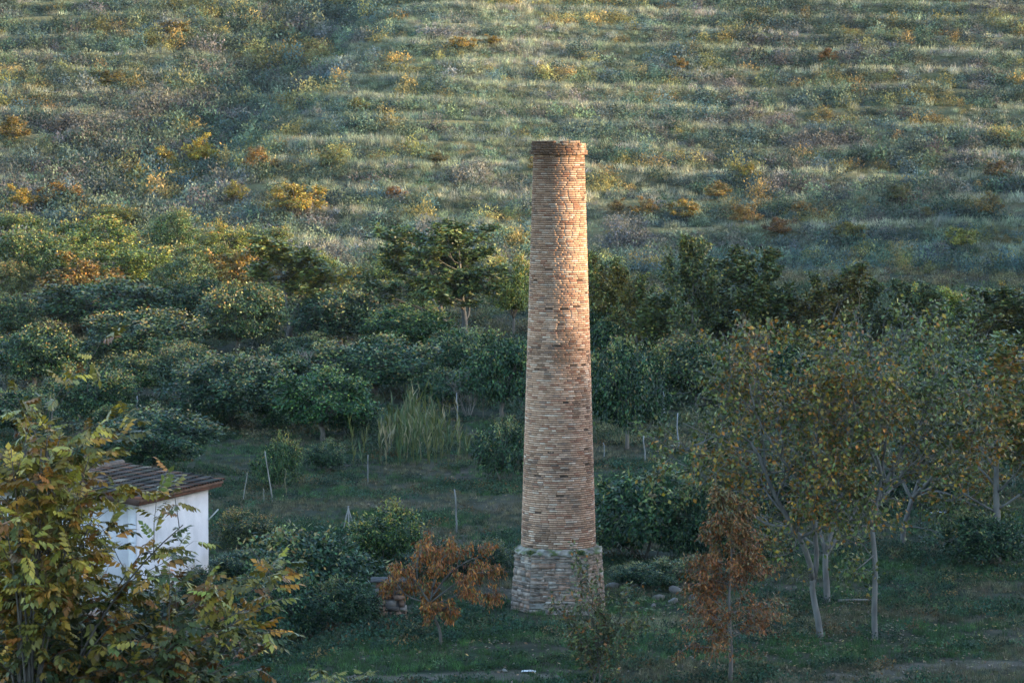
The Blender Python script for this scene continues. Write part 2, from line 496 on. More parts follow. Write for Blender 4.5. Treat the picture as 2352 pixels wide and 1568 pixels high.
for fi in range(8):
    a0, a1 = np.array(lo[fi]), np.array(lo[(fi + 1) % 8]); b0, b1 = np.array(hi[fi]), np.array(hi[(fi + 1) % 8])
    z = -.12
    nn = nrm(np.array([(a1 - a0)[1], -(a1 - a0)[0]]))
    vis = fi in (0, 1, 7)
    while z < PZ - .02:
        hh = rb.choice([.045, .055, .075, .12], p=[.36, .32, .2, .12]) * (1 + rb.normal(0, .1))
        if z > 1.05 and z < 1.35: hh *= 1.25
        z1 = min(z + hh, PZ)
        t = (z + .5) / (PZ + .5); p0 = a0 + (b0 - a0) * t; p1 = a1 + (b1 - a1) * t
        t2 = (z1 + .5) / (PZ + .5); q0 = a0 + (b0 - a0) * t2; q1 = a1 + (b1 - a1) * t2
        L = np.linalg.norm(p1 - p0); s = 0
        while s < L - .01:
            w = rb.choice([.16, .24, .32, .42]) * (1 + rb.normal(0, .15))
            if L - s - w < .1: w = L - s
            u0, u1 = s / L, (s + w - .012) / L
            out = .028 + rb.normal(0, .014) + (.04 if (fi == 7 and z < .95) else 0)
            if rb.random() < .05: out = -.01
            Vs = []
            for u in (u0, u1):
                for dd in (-.06, out):
                    for (pp, qq, zz) in ((p0, p1, z), (q0, q1, z1 - .010)):
                        p = pp + (qq - pp) * u + nn * (dd + rb.normal(0, .004))
                        Vs.append([p[0], p[1], zz + rb.normal(0, .010)])
            kk = rb.random()
            cc = np.array([.40, .315, .26]) if kk < .5 else np.array([.43, .285, .215]) if kk < .72 else np.array([.26, .215, .185]) if kk < .9 else np.array([.52, .45, .39])
            cc = cc * np.array([.84, .80, .77]) * (.72 + .45 * rb.random()) * (1 - .45 * float(sstep(.5, .75, fbm(u0 * L * 1.6 + fi * 7, z * 1.8, 2))))
            if vis: stones.append((np.array(Vs), cc))
            else: rest.add(np.array(Vs), WQ, None, cc)
            s += w
        z = z1
for i, (Vs, cc) in enumerate(stones):
    if i < 300 or True:
        b = MB(); b.add(Vs, WQ, None, cc)
        if nst < 300: obj("stone", b.mesh("stone", M_STONE), ped); nst += 1
        else: rest.add(Vs, WQ, None, cc)
tag(obj("masonry", rest.mesh("masonry", M_STONE), ped), kind="stuff")

# ------------------------------------------------------------------ the white shed
rh = np.random.default_rng(3)
A = np.array([-11.67, 1.0]); U = np.array([.333, .943]); Vv = np.array([-.943, .333])
rzh = math.atan2(U[1], U[0])       # local x = along the eave (into depth), local y = left
hz = -0.45
hs = empty("white_shed", (A[0], A[1], hz), "white plastered shed with a dark tiled roof behind the yellow tree", "shed", rz=rzh)
LU, LV, HE = 5.3, 6.6, 3.70
pit = math.tan(R(6.5))
def rz_(v): return HE + .1 + pit * (v if v < LV / 2 else LV - v)
WHT = (.72, .675, .685)
b = MB(); b.add(boxv(0, LU, .01, .28, -.3, HE), BOXQ, None, WHT)
gx, gz_ = np.meshgrid(np.linspace(0, LU, 54), np.linspace(-.3, HE, 42))
gy = .006 * (fbm(gx * 1.3, gz_ * 1.3, 3) - .5) - .004
st = sstep(.5, .75, fbm(gx * 2.2 + 4, gz_ * .5, 3)) * sstep(1.2, HE, gz_) * .30 + .22 * sstep(.5, .8, fbm(gx * .9 + 20, gz_ * .9, 3))
gc = mixc(np.broadcast_to(np.array(WHT), gx.shape + (3,)), (.36, .355, .37), st)
gc = mixc(gc, (.46, .36, .25), np.clip(sstep(1.5, .2, gz_ + .9 * fbm(gx * 1.4, gz_ * 1.4, 3) - .6 * (gx / LU)), 0, 1) * .75)
nx_ = 54; ii, jj = np.meshgrid(np.arange(53), np.arange(41)); a_ = (jj * nx_ + ii).ravel()
b.add(np.stack([gx, gy, gz_], -1).reshape(-1, 3), np.stack([a_, a_ + 1, a_ + nx_ + 1, a_ + nx_], -1), None, gc.reshape(-1, 3))
w1 = tag(obj("wall", b.mesh("wall", M_PLASTER), hs), "white plastered side wall with grey streaks")
b = MB()
g = [(.003, .281, -.3), (.003, LV, -.3), (.003, LV, HE), (.003, LV / 2, rz_(LV / 2) - .1), (.003, .281, HE)]
b.add(np.array(g + [(x + .277, y, z) for x, y, z in g]), [[0, 1, 6, 5], [1, 2, 7, 6], [2, 3, 8, 7], [3, 4, 9, 8], [4, 0, 5, 9]], [[0, 4, 3], [0, 3, 2], [0, 2, 1], [5, 8, 9], [5, 7, 8], [5, 6, 7]], (.67, .63, .64))
obj("wall", b.mesh("wall", M_PLASTER), hs)
b = MB(); b.add(boxv(.28, LU, LV - .28, LV - .003, -.3, HE), BOXQ, None, WHT); obj("wall", b.mesh("wall", M_PLASTER), hs)
b = MB(); b.add(boxv(LU - .28, LU - .003, .281, LV - .281, -.3, HE), BOXQ, None, WHT); obj("wall", b.mesh("wall", M_PLASTER), hs)
# roof deck
ov = .36; u0, u1 = -.45, LU + .42
b = MB()
for s in (0, 1):
    y0, y1 = (-ov, LV / 2) if s == 0 else (LV + ov, LV / 2)
    za = HE + .1 - pit * ov; zb = rz_(LV / 2)
    Vr = np.array([(u0, y0, za), (u1, y0, za), (u1, y1, zb), (u0, y1, zb)])
    b.add(np.concatenate([Vr, Vr - [0, 0, .09]]), [[0, 1, 2, 3], [7, 6, 5, 4], [0, 4, 5, 1], [1, 5, 6, 2], [2, 6, 7, 3], [3, 7, 4, 0]], None, (.16, .09, .06))
roof = tag(obj("roof", b.mesh("roof", M_WOOD), hs), "low roof of dark lichen covered clay tiles")
# barge board on the gable, reddish eave battens
b = MB()
for s in (0, 1):
    ya, yb = (-ov + .04, LV / 2) if s == 0 else (LV + ov - .04, LV / 2)
    za = HE + .1 - pit * ov - .012; zb = rz_(LV / 2) - .012
    pts = np.array([(u0 - .045, ya, za), (u0 - .045, yb, zb)])
    Vb = []
    for p in pts:
        for dx in (0, .042):
            for dz in (-.17, -.0): Vb.append(p + [dx, 0, dz])
    b.add(np.array(Vb), BOXQ, None, (.09, .055, .042))
obj("barge_board", b.mesh("barge_board", M_WOOD), roof)
b = MB(); b.add(boxv(u0, u1, -ov + .06, -ov + .14, HE + .1 - pit * ov - .19, HE + .1 - pit * ov - .082), BOXQ, None, (.15, .07, .045)); obj("eave_board", b.mesh("eave_board", M_WOOD), roof)
# tiles: rows climb from the eave, every tile its own object
NCOL, NROW = 30, 10
tl, tw = .40, (u1 - u0) / NCOL
def tile_mesh(seed):
    r = np.random.default_rng(seed)
    m_ = MB(); k = 7
    th = np.linspace(0, math.pi, k)
    Vt = []
    for (y, rr, dz) in ((0, tw * .50, .022), (tl, tw * .43, 0)):
        for off in (0, -.016):
            for t in th:
                Vt.append((math.cos(t) * (rr + off), y + r.normal(0, .003), math.sin(t) * (rr + off) * .72 + dz))
    q = []
    for i in range(k - 1):
        q += [[i, i + 1, 2 * k + i + 1, 2 * k + i], [k + i + 1, k + i, 3 * k + i, 3 * k + i + 1], [i + 1, i, k + i, k + i + 1]]
    m_.add(np.array(Vt), q, None, (1, 1, 1))
    return m_.mesh("tile", M_TILE, False)
tms = [tile_mesh(i) for i in range(4)]
sl = math.atan(pit)
for rI in range(NROW):
    for cI in range(NCOL):
        o = obj("tile", tms[rh.integers(4)], roof)
        v = -ov - .05 + rI * .368
        o.location = (u0 + tw * (cI + .5) + rh.normal(0, .008), v, HE + .1 + pit * v + .004 + .010 * rh.random())
        o.rotation_euler = (sl - .03 + rh.normal(0, .012), rh.normal(0, .04), rh.normal(0, .03))
        n = vnoise(rI * .7, cI * .35); kq = rh.random()
        base = np.array([.085, .078, .075])
        if kq < .18: base = np.array([.17, .095, .065])
        elif kq < .38: base = np.array([.20, .18, .15])
        elif kq < .6: base = np.array([.07, .075, .06])
        if rI == 0 and rh.random() < .5: base = np.array([.20, .085, .05])
        base = base * (.3 + .5 * n) * (.6 + .8 * rh.random())
        o.color = (*base, 1)
# far slope of the roof (tiles too, hidden from here): one joined part
b = MB()
bm_v = np.array([v.co[:] for v in tms[0].vertices]); bm_q = np.array([p.vertices[:] for p in tms[0].polygons])
for rI in range(NROW):
    for cI in range(NCOL):
        v = -ov - .05 + rI * .368
        P = bm_v.copy(); y = P[:, 1].copy()
        P[:, 1] = LV - (y + v); P[:, 0] += u0 + tw * (cI + .5); P[:, 2] += HE + .1 + pit * (y + v)
        b.add(P, bm_q[:, ::-1], None, np.array([.10, .085, .08]) * (.6 + .8 * rh.random()))
tag(obj("tiling", b.mesh("tiling", M_TILE), roof), kind="stuff")
b = MB(); tube(b, [(u0, LV / 2, rz_(LV / 2) + .06), (u1, LV / 2, rz_(LV / 2) + .06)], .11, 8, (.09, .08, .075)); obj("ridge_cap", b.mesh("ridge_cap", M_TILE, True), roof)
b = MB(); tube(b, [(LU - .05, -.02, 2.5), (LU + .1, -.32, 2.86)], .022, 6, (.5, .5, .5)); tag(obj("pipe", b.mesh("pipe", M_WOOD), hs), "short pale pipe sticking out of the wall")

# ------------------------------------------------------------------ vegetation generators
class Tree:
    def __init__(s, seed, spec):
        s.r = np.random.default_rng(seed); s.S = spec; s.tubes = []; s.sites = []
    def path(s, p, d, L, n, wander, trop):
        pts = [np.array(p, float)]; d = np.array(d, float)
        for i in range(n):
            d = d + s.r.normal(0, wander, 3) + np.array([0, 0, trop]); d = d / np.linalg.norm(d)
            pts.append(pts[-1] + d * L / n)
        return np.array(pts)
    def branch(s, p, d, L, r, lvl):
        S = s.S[min(lvl, len(s.S) - 1)]
        pts = s.path(p, d, L, S.get('seg', 5), S.get('wander', .12), S.get('trop', .05))
        s.limb(pts, r, lvl, L)
    def limb(s, pts, r, lvl, L=None):
        S = s.S[min(lvl, len(s.S) - 1)]
        pts = np.asarray(pts, float)
        if L is None: L = np.linalg.norm(np.diff(pts, axis=0), axis=1).sum()
        tp = S.get('taper', .4)
        rad = r * (1 - (1 - tp) * np.linspace(0, 1, len(pts)))
        s.tubes.append((pts, rad, S.get('sides', 5)))
        t = np.linspace(0, 1, len(pts))
        if S.get('sites'):
            m = max(1, int(S['sites'] * (L if S.get('perm') else 1)))
            tt = S.get('s0', .2) + (1 - S.get('s0', .2)) * s.r.random(m)
            pos = np.stack([np.interp(tt, t, pts[:, i]) for i in range(3)], 1)
            tan = nrm(np.gradient(pts, axis=0)); dr = np.stack([np.interp(tt, t, tan[:, i]) for i in range(3)], 1)
            s.sites.append((pos, dr))
        nch = S.get('n', 0)
        if nch and lvl + 1 < len(s.S):
            nn_ = nch if isinstance(nch, int) else s.r.integers(nch[0], nch[1] + 1)
            for i in range(nn_):
                q = S.get('t0', .3) + (1 - S.get('t0', .3)) * (i + s.r.random()) / nn_
                p = np.array([np.interp(q, t, pts[:, a]) for a in range(3)])
                k = min(int(q * (len(pts) - 1)), len(pts) - 2)
                tan = pts[k + 1] - pts[k]; tan = tan / np.linalg.norm(tan)
                rv = s.r.normal(0, 1, 3); rv -= tan * rv.dot(tan); rv /= np.linalg.norm(rv)
                an = R(S.get('ang', 45) + s.r.normal(0, S.get('dang', 10)))
                d = tan * math.cos(an) + rv * math.sin(an)
                s.branch(p, d, L * S.get('ratio', .6) * (1 - S.get('short', .35) * q) * (.75 + .5 * s.r.random()), max(r * (1 - (1 - tp) * q) * S.get('rr', .6), .0085), lvl + 1)
    def wood(s, name, C=(.2, .17, .14), minr=0):
        mb = MB()
        for pts, rad, k in s.tubes:
            if rad[0] >= minr: tube(mb, pts, rad, k, np.asarray(C) * (.85 + .3 * s.r.random()), True)
        return mb.mesh(name, M_BARK, True)
    def all_sites(s):
        return np.concatenate([a for a, b in s.sites]), np.concatenate([b for a, b in s.sites])
def pick(r, pal, n):
    """palette: list of (weight, colour); returns n colours with small variation"""
    w = np.array([p[0] for p in pal], float); w /= w.sum()
    k = r.choice(len(pal), n, p=w)
    c = np.array([p[1] for p in pal])[k]
    lum = c.mean(1, keepdims=True); c = c * (.88 * lum ** .8 / lum)
    return c * (.45 + 1.05 * r.random((n, 1)) ** 1.5) * (1 + r.normal(0, .05, (n, 3)))
def tree_leaves(t, name, per, L, W, pal, spread=.08, droop=.25, fold=False, along=.4, upn=.8, clump=True, pal2=None, m=None):
    r = t.r
    P, D = t.all_sites()
    P = np.repeat(P, per, 0); D = np.repeat(D, per, 0); n = len(P)
    P = P + r.normal(0, spread, (n, 3))
    dd = D * along + r.normal(0, .6, (n, 3)) - np.array([0, 0, droop])
    N = r.normal(0, .55, (n, 3)) + np.array([0, 0, upn])
    C = pick(r, pal, n)
    if clump:
        ph = fbm(P[:, 0] * .9 + 3, P[:, 2] * .9 + P[:, 1] * .7, 2)[:, None]
        C = C * (.8 + .4 * ph)
    if pal2 is not None:       # second palette in patches
        ph = fbm(P[:, 0] * .55 + 13, P[:, 2] * .55 + P[:, 1] * .4 + 7, 2)
        msk = (ph + r.normal(0, .14, n)) > .60
        C[msk] = pick(r, pal2, int(msk.sum()))
    mb = MB()
    leafset(mb, P, dd, N, L * (.7 + .6 * r.random(n)), W * (.7 + .6 * r.random(n)), C, fold)
    return mb.mesh(name, m or M_LEAF)
def cluster_crown(seed, W, Hh, z0, ncl, per, L, Wl, pal, shell=2.2, lobes=.28, cr=.11, tips=None, m=None, droop=.2, limbs=10, tr=.09, stems=1, bark=(.16, .14, .12), low=.25, clumps=34):
    """rounded bush or fruit tree: returns trunk mesh, crown mesh"""
    r = np.random.default_rng(seed)
    # big clumps set on an uneven shell, small leaf clusters on each clump, gaps between
    nm = clumps
    i_ = np.arange(nm) + .5; ph_ = np.arccos(1 - 2 * i_ / nm); th_ = math.pi * (1 + 5 ** .5) * i_
    md = np.stack([np.cos(th_) * np.sin(ph_), np.sin(th_) * np.sin(ph_), np.cos(ph_)], 1); md = nrm(md + r.normal(0, .22, (nm, 3)))
    mr = .58 + lobes * r.normal(0, .45, nm); mR = .30 + .16 * r.random(nm)
    mc = r.integers(0, nm, ncl)
    d = nrm(r.normal(0, 1, (ncl, 3)) + md[mc] * .55)
    u = r.random(ncl) ** (1 / shell)
    c = (md[mc] * mr[mc][:, None] + d * (mR[mc] * u)[:, None]) * np.array([W / 2, W / 2, Hh / 2])
    rad = np.ones(ncl)
    c[:, 2] = np.where(c[:, 2] < -Hh * low, -Hh * low + (c[:, 2] + Hh * low) * .35, c[:, 2])
    cen = np.array([0, 0, z0 + Hh / 2])
    C0 = c + cen
    crw = W * cr * (.7 + .6 * r.random(ncl))
    P = np.repeat(C0, per, 0); n = len(P)
    off = r.normal(0, 1, (n, 3)) * np.repeat(crw, per)[:, None] * np.array([.62, .62, .5])
    P = P + off
    outw = nrm((P - cen) / np.array([W / 2, W / 2, Hh / 2]))
    dd = outw * .6 + r.normal(0, .6, (n, 3)) - np.array([0, 0, droop])
    N = outw * .5 + np.array([0, 0, .6]) + r.normal(0, .45, (n, 3))
    C = pick(r, pal, n) * np.repeat((.82 + .36 * r.random(ncl)) * (.8 + .4 * r.random(nm))[mc], per)[:, None]
    if tips is not None:
        tp_ = r.random(n) < .8 * sstep(-.1, .9, outw[:, 2]) * sstep(.72, 1.0, np.linalg.norm((P - cen) / np.array([W / 2, W / 2, Hh / 2]), axis=1) / np.repeat(rad, per)) + .02  # lighter young leaves on crown tops, also standing in for highlights there
        C[tp_] = pick(r, tips, int(tp_.sum()))
    mb = MB(); leafset(mb, P, dd, N, L * (.65 + .7 * r.random(n)), Wl * (.7 + .6 * r.random(n)), C)
    crown = mb.mesh("crown", m or M_LEAF)
    tb = MB()
    fork = np.array([0, 0, z0 * .6 + .12 * Hh])
    if stems == 1:
        tube(tb, [(0, 0, -.3), (r.normal(0, .04), r.normal(0, .04), fork[2] * .5), fork], [tr * 1.35, tr, tr * .9], 8, bark)
    idx = r.choice(ncl, limbs, replace=False)
    for i in idx:
        e = C0[i]; s0 = fork if stems == 1 else np.array([r.normal(0, .12), r.normal(0, .12), -.2])
        mid = (s0 * .55 + e * .45) + np.array([0, 0, .12 * Hh * (1 if stems == 1 else .4)]) * r.random() + r.normal(0, .05 * W, 3) * .5
        tt = np.linspace(0, 1, 6)[:, None]
        pts = (1 - tt) ** 2 * s0 + 2 * tt * (1 - tt) * mid + tt ** 2 * e
        tube(tb, pts, np.linspace(tr * .6, .012, 6), 5, bark)
    return tb.mesh("trunk", M_BARK, True), crown
def dims(me):
    co = np.empty(len(me.vertices) * 3, np.float32); me.vertices.foreach_get("co", co); co = co.reshape(-1, 3)
    lo, hi = np.percentile(co[:, 0], 2), np.percentile(co[:, 0], 98)
    return hi - lo, np.percentile(co[:, 2], 99.5)
def plant(name, proto, pos, h, w, label, cat, group=None, rz=0, tint=(1, 1, 1), dz=0):
    tr_, cr_ = proto[0], proto[1]
    if len(proto) < 3: proto = (tr_, cr_, dims(cr_))
    W0, H0 = proto[2]
    root = empty(name, (pos[0], pos[1], pos[2] + dz), label, cat, group, rz, (w / W0, w / W0, h / H0))
    if tr_ is not None: obj("trunk" if cat != "bush" else "stems", tr_, root)
    c = tag(obj("crown" if cat != "bush" else "foliage", cr_, root), kind="stuff")
    c.color = (*tint, 1)
    return root
def mk(p): return (p[0], p[1], dims(p[1]))
def place(name, proto, cx, by, ty, wpx, label, cat, group=None, tint=(1, 1, 1), rz=None, y=None):
    """cx, by: foot in the photo grid; ty: top; wpx: crown width; depth from the terrain unless y is given"""
    global _pc
    p = hit(cx, by) if y is None else at_y(cx, by, y)
    if y is not None: p[2] = H(p[0], p[1])
    dist = p[1] - CAM_Y
    top = at_y(cx, ty, p[1])[2]
    w = wpx / F * dist
    return plant(name, proto, p, top - p[2], w, label, cat, group, random.random() * 6.28 if rz is None else rz, tint)
random.seed(4)

# palettes (albedo)
G_DARK = [(5, (.013, .033, .014)), (4, (.028, .058, .021)), (4, (.008, .021, .012)), (2, (.080, .105, .034))]
G_MID = [(4, (.046, .076, .026)), (3, (.072, .10, .032)), (3, (.026, .050, .022)), (2, (.13, .135, .036))]
G_TIP = [(3, (.14, .155, .045)), (2, (.20, .165, .05)), (1, (.22, .125, .04))]
YEL = [(4, (.26, .19, .03)), (3, (.20, .17, .035)), (2, (.30, .16, .025)), (2, (.10, .11, .035))]
ORG = [(4, (.26, .10, .028)), (3, (.20, .075, .024)), (2, (.30, .15, .03)), (1, (.14, .05, .025))]
OLIVE = [(4, (.060, .068, .026)), (3, (.085, .082, .028)), (2, (.040, .050, .024)), (2, (.15, .105, .025)), (1, (.20, .09, .02))]

citrus = [mk(cluster_crown(20 + i, 4.0, 3.0, .35, 360, 40, .135, .07, G_DARK, tips=G_TIP, limbs=9, stems=1, lobes=.25, cr=.055, clumps=38)) for i in range(4)]
bushp = [mk(cluster_crown(40 + i, 3.0, 2.0, .05, 280, 38, .11, .052, G_DARK, tips=G_TIP, stems=0, limbs=10, tr=.03, lobes=.35, cr=.055, clumps=34)) for i in range(3)]
broad = [mk(cluster_crown(60 + i, 5.0, 4.6, 1.1, 360, 38, .18, .09, G_MID, tips=G_TIP, limbs=12, tr=.12, lobes=.4, cr=.05, clumps=36)) for i in range(4)]
gold = [mk(cluster_crown(80 + i, 3.2, 2.8, .5, 190, 28, .19, .095, YEL, limbs=9, tr=.06, lobes=.6, cr=.06, clumps=18)) for i in range(3)]

# ------------------------------------------------------------------ hero trees
def local(base, pts2560, y, dys=None):
    """photo pixels (2560 grid) at depth y -> points local to base"""
    out = []
    for i, (a, b) in enumerate(pts2560):
        dy = 0 if dys is None else dys[i]
        out.append(at_y(a * .91875, b * .91875, y + dy) - base)
    return np.array(out)
def crop3(L):   # points read off an enlarged view of the lower right of the photograph
    return [(1400 + a / 2.0276, 950 + b / 2.0276) for a, b in L]
def smooth_pts(P, n=14):
    P = np.asarray(P); t = np.concatenate([[0], np.cumsum(np.linalg.norm(np.diff(P, axis=0), axis=1))]); t /= t[-1]
    q = np.linspace(0, 1, n); S = np.stack([np.interp(q, t, P[:, i]) for i in range(3)], 1)
    S[1:-1] = .25 * S[:-2] + .5 * S[1:-1] + .25 * S[2:]
    return S
PALE = (.16, .15, .14)
def spreading_tree(seed, base_px, limbs, label, extra, rtr, pal, pal2, density=1.0, ztint=(1, 1, 1), lf=(.145, .10)):
    """limbs: list of (crop3 polyline, radius, depth slope, level)"""
    p = hit(base_px[0] * .91875, base_px[1] * .91875)
    spec = [dict(n=0, sides=9, taper=.75), dict(n=9, t0=.15, ang=50, dang=16, ratio=.50, sides=7, taper=.35, rr=.6, short=.25, sites=2, s0=.5),
            dict(n=7, t0=.15, ang=48, dang=14, ratio=.62, seg=7, wander=.13, trop=.035, sides=5, taper=.35, rr=.6, sites=6, s0=.3),
            dict(n=3, t0=.2, ang=45, ratio=.7, seg=5, wander=.15, trop=.02, sides=4, taper=.4, sites=int(8 * density), s0=.1),
            dict(n=0, seg=4, wander=.16, trop=.0, sides=3, taper=.5, sites=int(5 * density), s0=.05)]
    t = Tree(seed, spec)
    for L, r, dy, lvl in limbs:
        P = local(p, crop3(L), p[1], np.linspace(0, dy, len(L)))
        if lvl == 0: P[0][2] -= .25
        t.limb(smooth_pts(P), r * (.8 if lvl == 0 else 1.1), lvl)
    for (o, d, L, r) in extra:
        t.branch(np.array(o), np.array(d) / np.linalg.norm(d), L, r, 1)
    root = empty("fruit_tree", p, label, "tree", "grey barked fruit trees on the right")
    obj("trunk", t.wood("trunk", np.array(PALE) * .95), root)
    c = tag(obj("crown", tree_leaves(t, "crown", 1, lf[0], lf[1], pal, .09, .35, True, .3, .7, True, pal2), root), kind="stuff")
    c.color = (*ztint, 1)
    print("fruit tree leaves", len(c.data.polygons) // 2, "tubes", len(t.tubes))
    return root
T1 = [([(1325, 1308), (1308, 1210), (1288, 1120), (1275, 1030), (1285, 1000)], .135, 0, 0),
      ([(1280, 1010), (1272, 930), (1240, 840), (1190, 760), (1130, 660), (1080, 570), (1040, 470), (1005, 380), (990, 320), (900, 270), (780, 180)], .080, -1.2, 1),
      ([(1285, 1010), (1305, 940), (1300, 840), (1282, 700), (1282, 590), (1300, 500), (1300, 400), (1310, 230), (1320, 60)], .075, .8, 1),
      ([(1282, 600), (1230, 510), (1150, 440), (1080, 330), (1000, 200), (960, 20)], .045, -1.6, 1),
      ([(1284, 580), (1335, 520), (1370, 400), (1400, 250), (1420, 60)], .04, 1.6, 1),
      ([(1180, 745), (1110, 735), (1040, 735), (930, 640), (830, 560), (700, 460), (600, 420)], .035, 1.4, 1),
      ([(1010, 390), (1025, 280), (1020, 150), (1000, -20), (980, -190)], .04, -.4, 1),
      ([(1200, 780), (1190, 860), (1130, 890), (1060, 890)], .02, -1.4, 2),
      ([(1262, 1040), (1235, 990), (1215, 990), (1190, 1020)], .018, -.8, 3)]
T2 = [([(1598, 1320), (1592, 1180), (1597, 1030), (1598, 900), (1585, 790), (1578, 735)], .115, 0, 0),
      ([(1578, 740), (1560, 650), (1540, 590), (1505, 490), (1470, 400), (1450, 240), (1440, 80)], .06, -1.0, 1),
      ([(1582, 740), (1600, 650), (1640, 530), (1700, 420), (1745, 320), (1810, 260), (1880, 140), (1910, 0)], .062, .9, 1),
      ([(1640, 530), (1612, 390), (1545, 290), (1500, 190), (1480, 90), (1500, -60)], .045, -1.8, 1),
      ([(1610, 640), (1660, 560), (1760, 500), (1880, 380), (2000, 300), (2110, 200)], .045, 2.0, 1),
      ([(1590, 700), (1620, 560), (1640, 400), (1660, 200), (1670, 20), (1680, -150)], .05, -.2, 1),
      ([(1560, 700), (1500, 640), (1440, 600), (1400, 560), (1340, 420)], .03, -1.6, 1),
      ([(1598, 880), (1540, 930), (1500, 960), (1480, 1010)], .02, -1.2, 2)]
T3 = [([(1735, 840), (1740, 760), (1760, 680), (1785, 600)], .13, 0, 0),
      ([(1785, 600), (1840, 540), (1930, 450), (2050, 330), (2180, 220), (2300, 120)], .07, -1.5, 1),
      ([(1785, 600), (1740, 540), (1720, 420), (1740, 250), (1760, 60), (1770, -120)], .06, 1.2, 1),
      ([(1790, 600), (1900, 555), (2010, 590), (2110, 640), (2200, 620)], .05, -2, 1),
      ([(1790, 590), (1850, 420), (1920, 250), (1990, 60), (2040, -120)], .06, .5, 1),
      ([(1760, 740), (1850, 750), (1950, 780), (2010, 830), (2090, 830)], .03, -1.5, 2),
      ([(1790, 590), (1960, 500), (2110, 420), (2250, 380)], .04, 2.0, 1)]
T4 = [([(1355, 1130), (1352, 1040), (1345, 960), (1345, 880)], .14, 0, 0),
      ([(1345, 880), (1320, 760), (1260, 620), (1180, 470), (1120, 300), (1100, 100)], .06, 1.5, 1),
      ([(1345, 880), (1380, 760), (1420, 620), (1440, 450), (1430, 250), (1400, 40)], .06, 1.0, 1),
      ([(1345, 900), (1400, 800), (1480, 700), (1560, 520), (1600, 320), (1600, 120)], .05, 2.2, 1)]
PF = [(4, (.060, .080, .022)), (3, (.095, .110, .028)), (2, (.038, .052, .019)), (1, (.18, .15, .03))]
PF2 = [(3, (.19, .125, .022)), (2, (.27, .11, .018)), (3, (.09, .095, .024)), (1, (.32, .20, .03))]
spreading_tree(101, (1400 + 1325 / 2.0276, 950 + 1308 / 2.0276), T1, "grey barked fruit tree leaning left, leaves turning orange, nearest the rust coloured conifer", [], .13, PF, PF2)
spreading_tree(102, (1400 + 1598 / 2.0276, 950 + 1320 / 2.0276), T2, "grey barked fruit tree with a slim straight trunk, right of the leaning one", [], .11, PF, PF2)
spreading_tree(103, (1400 + 1735 / 2.0276, 950 + 840 / 2.0276), T3, "wide grey fruit tree farther back, rightmost of the pale trunks", [], .13, PF, PF2)
spreading_tree(104, (1400 + 1355 / 2.0276, 950 + 1130 / 2.0276), T4, "fruit tree with a thick pale trunk standing behind the leaning one", [], .13, PF, PF2)

# rust coloured conifer, lower right
def conifer():
    p = hit(1673, 1562); p[1] -= .6
    base = p.copy(); base[2] = H(p[0], p[1])
    top = at_y(1660, 1135, p[1])[2] - base[2]
    t = Tree(201, [dict(n=58, t0=.17, ang=72, dang=10, ratio=.36, short=.80, sides=7, taper=.12, rr=.28),
                   dict(n=7, t0=.25, ang=45, ratio=.5, seg=6, wander=.07, trop=.05, sides=4, sites=9, s0=.15),
                   dict(seg=4, wander=.1, trop=-.06, sides=3, sites=8, s0=.1)])
    pts = np.array([[.03 * math.sin(i), .03 * math.cos(i * 1.3), i / 11 * top - (.2 if i == 0 else 0)] for i in range(12)])
    t.limb(pts, .062, 0)
    root = empty("rusty_conifer", base, "narrow rust red conifer with a thin bare trunk right of the chimney", "tree")
    obj("trunk", t.wood("trunk", (.15, .13, .115)), root)
    pal = [(4, (.19, .065, .018)), (3, (.13, .046, .017)), (2, (.25, .095, .024)), (3, (.07, .048, .018)), (1, (.24, .11, .03))]
    pg = [(3, (.095, .075, .028)), (3, (.15, .08, .028)), (2, (.07, .07, .028))]
    tag(obj("crown", tree_leaves(t, "crown", 3, .12, .042, pal, .06, .75, False, .35, .3, True, pg), root), kind="stuff")
conifer()
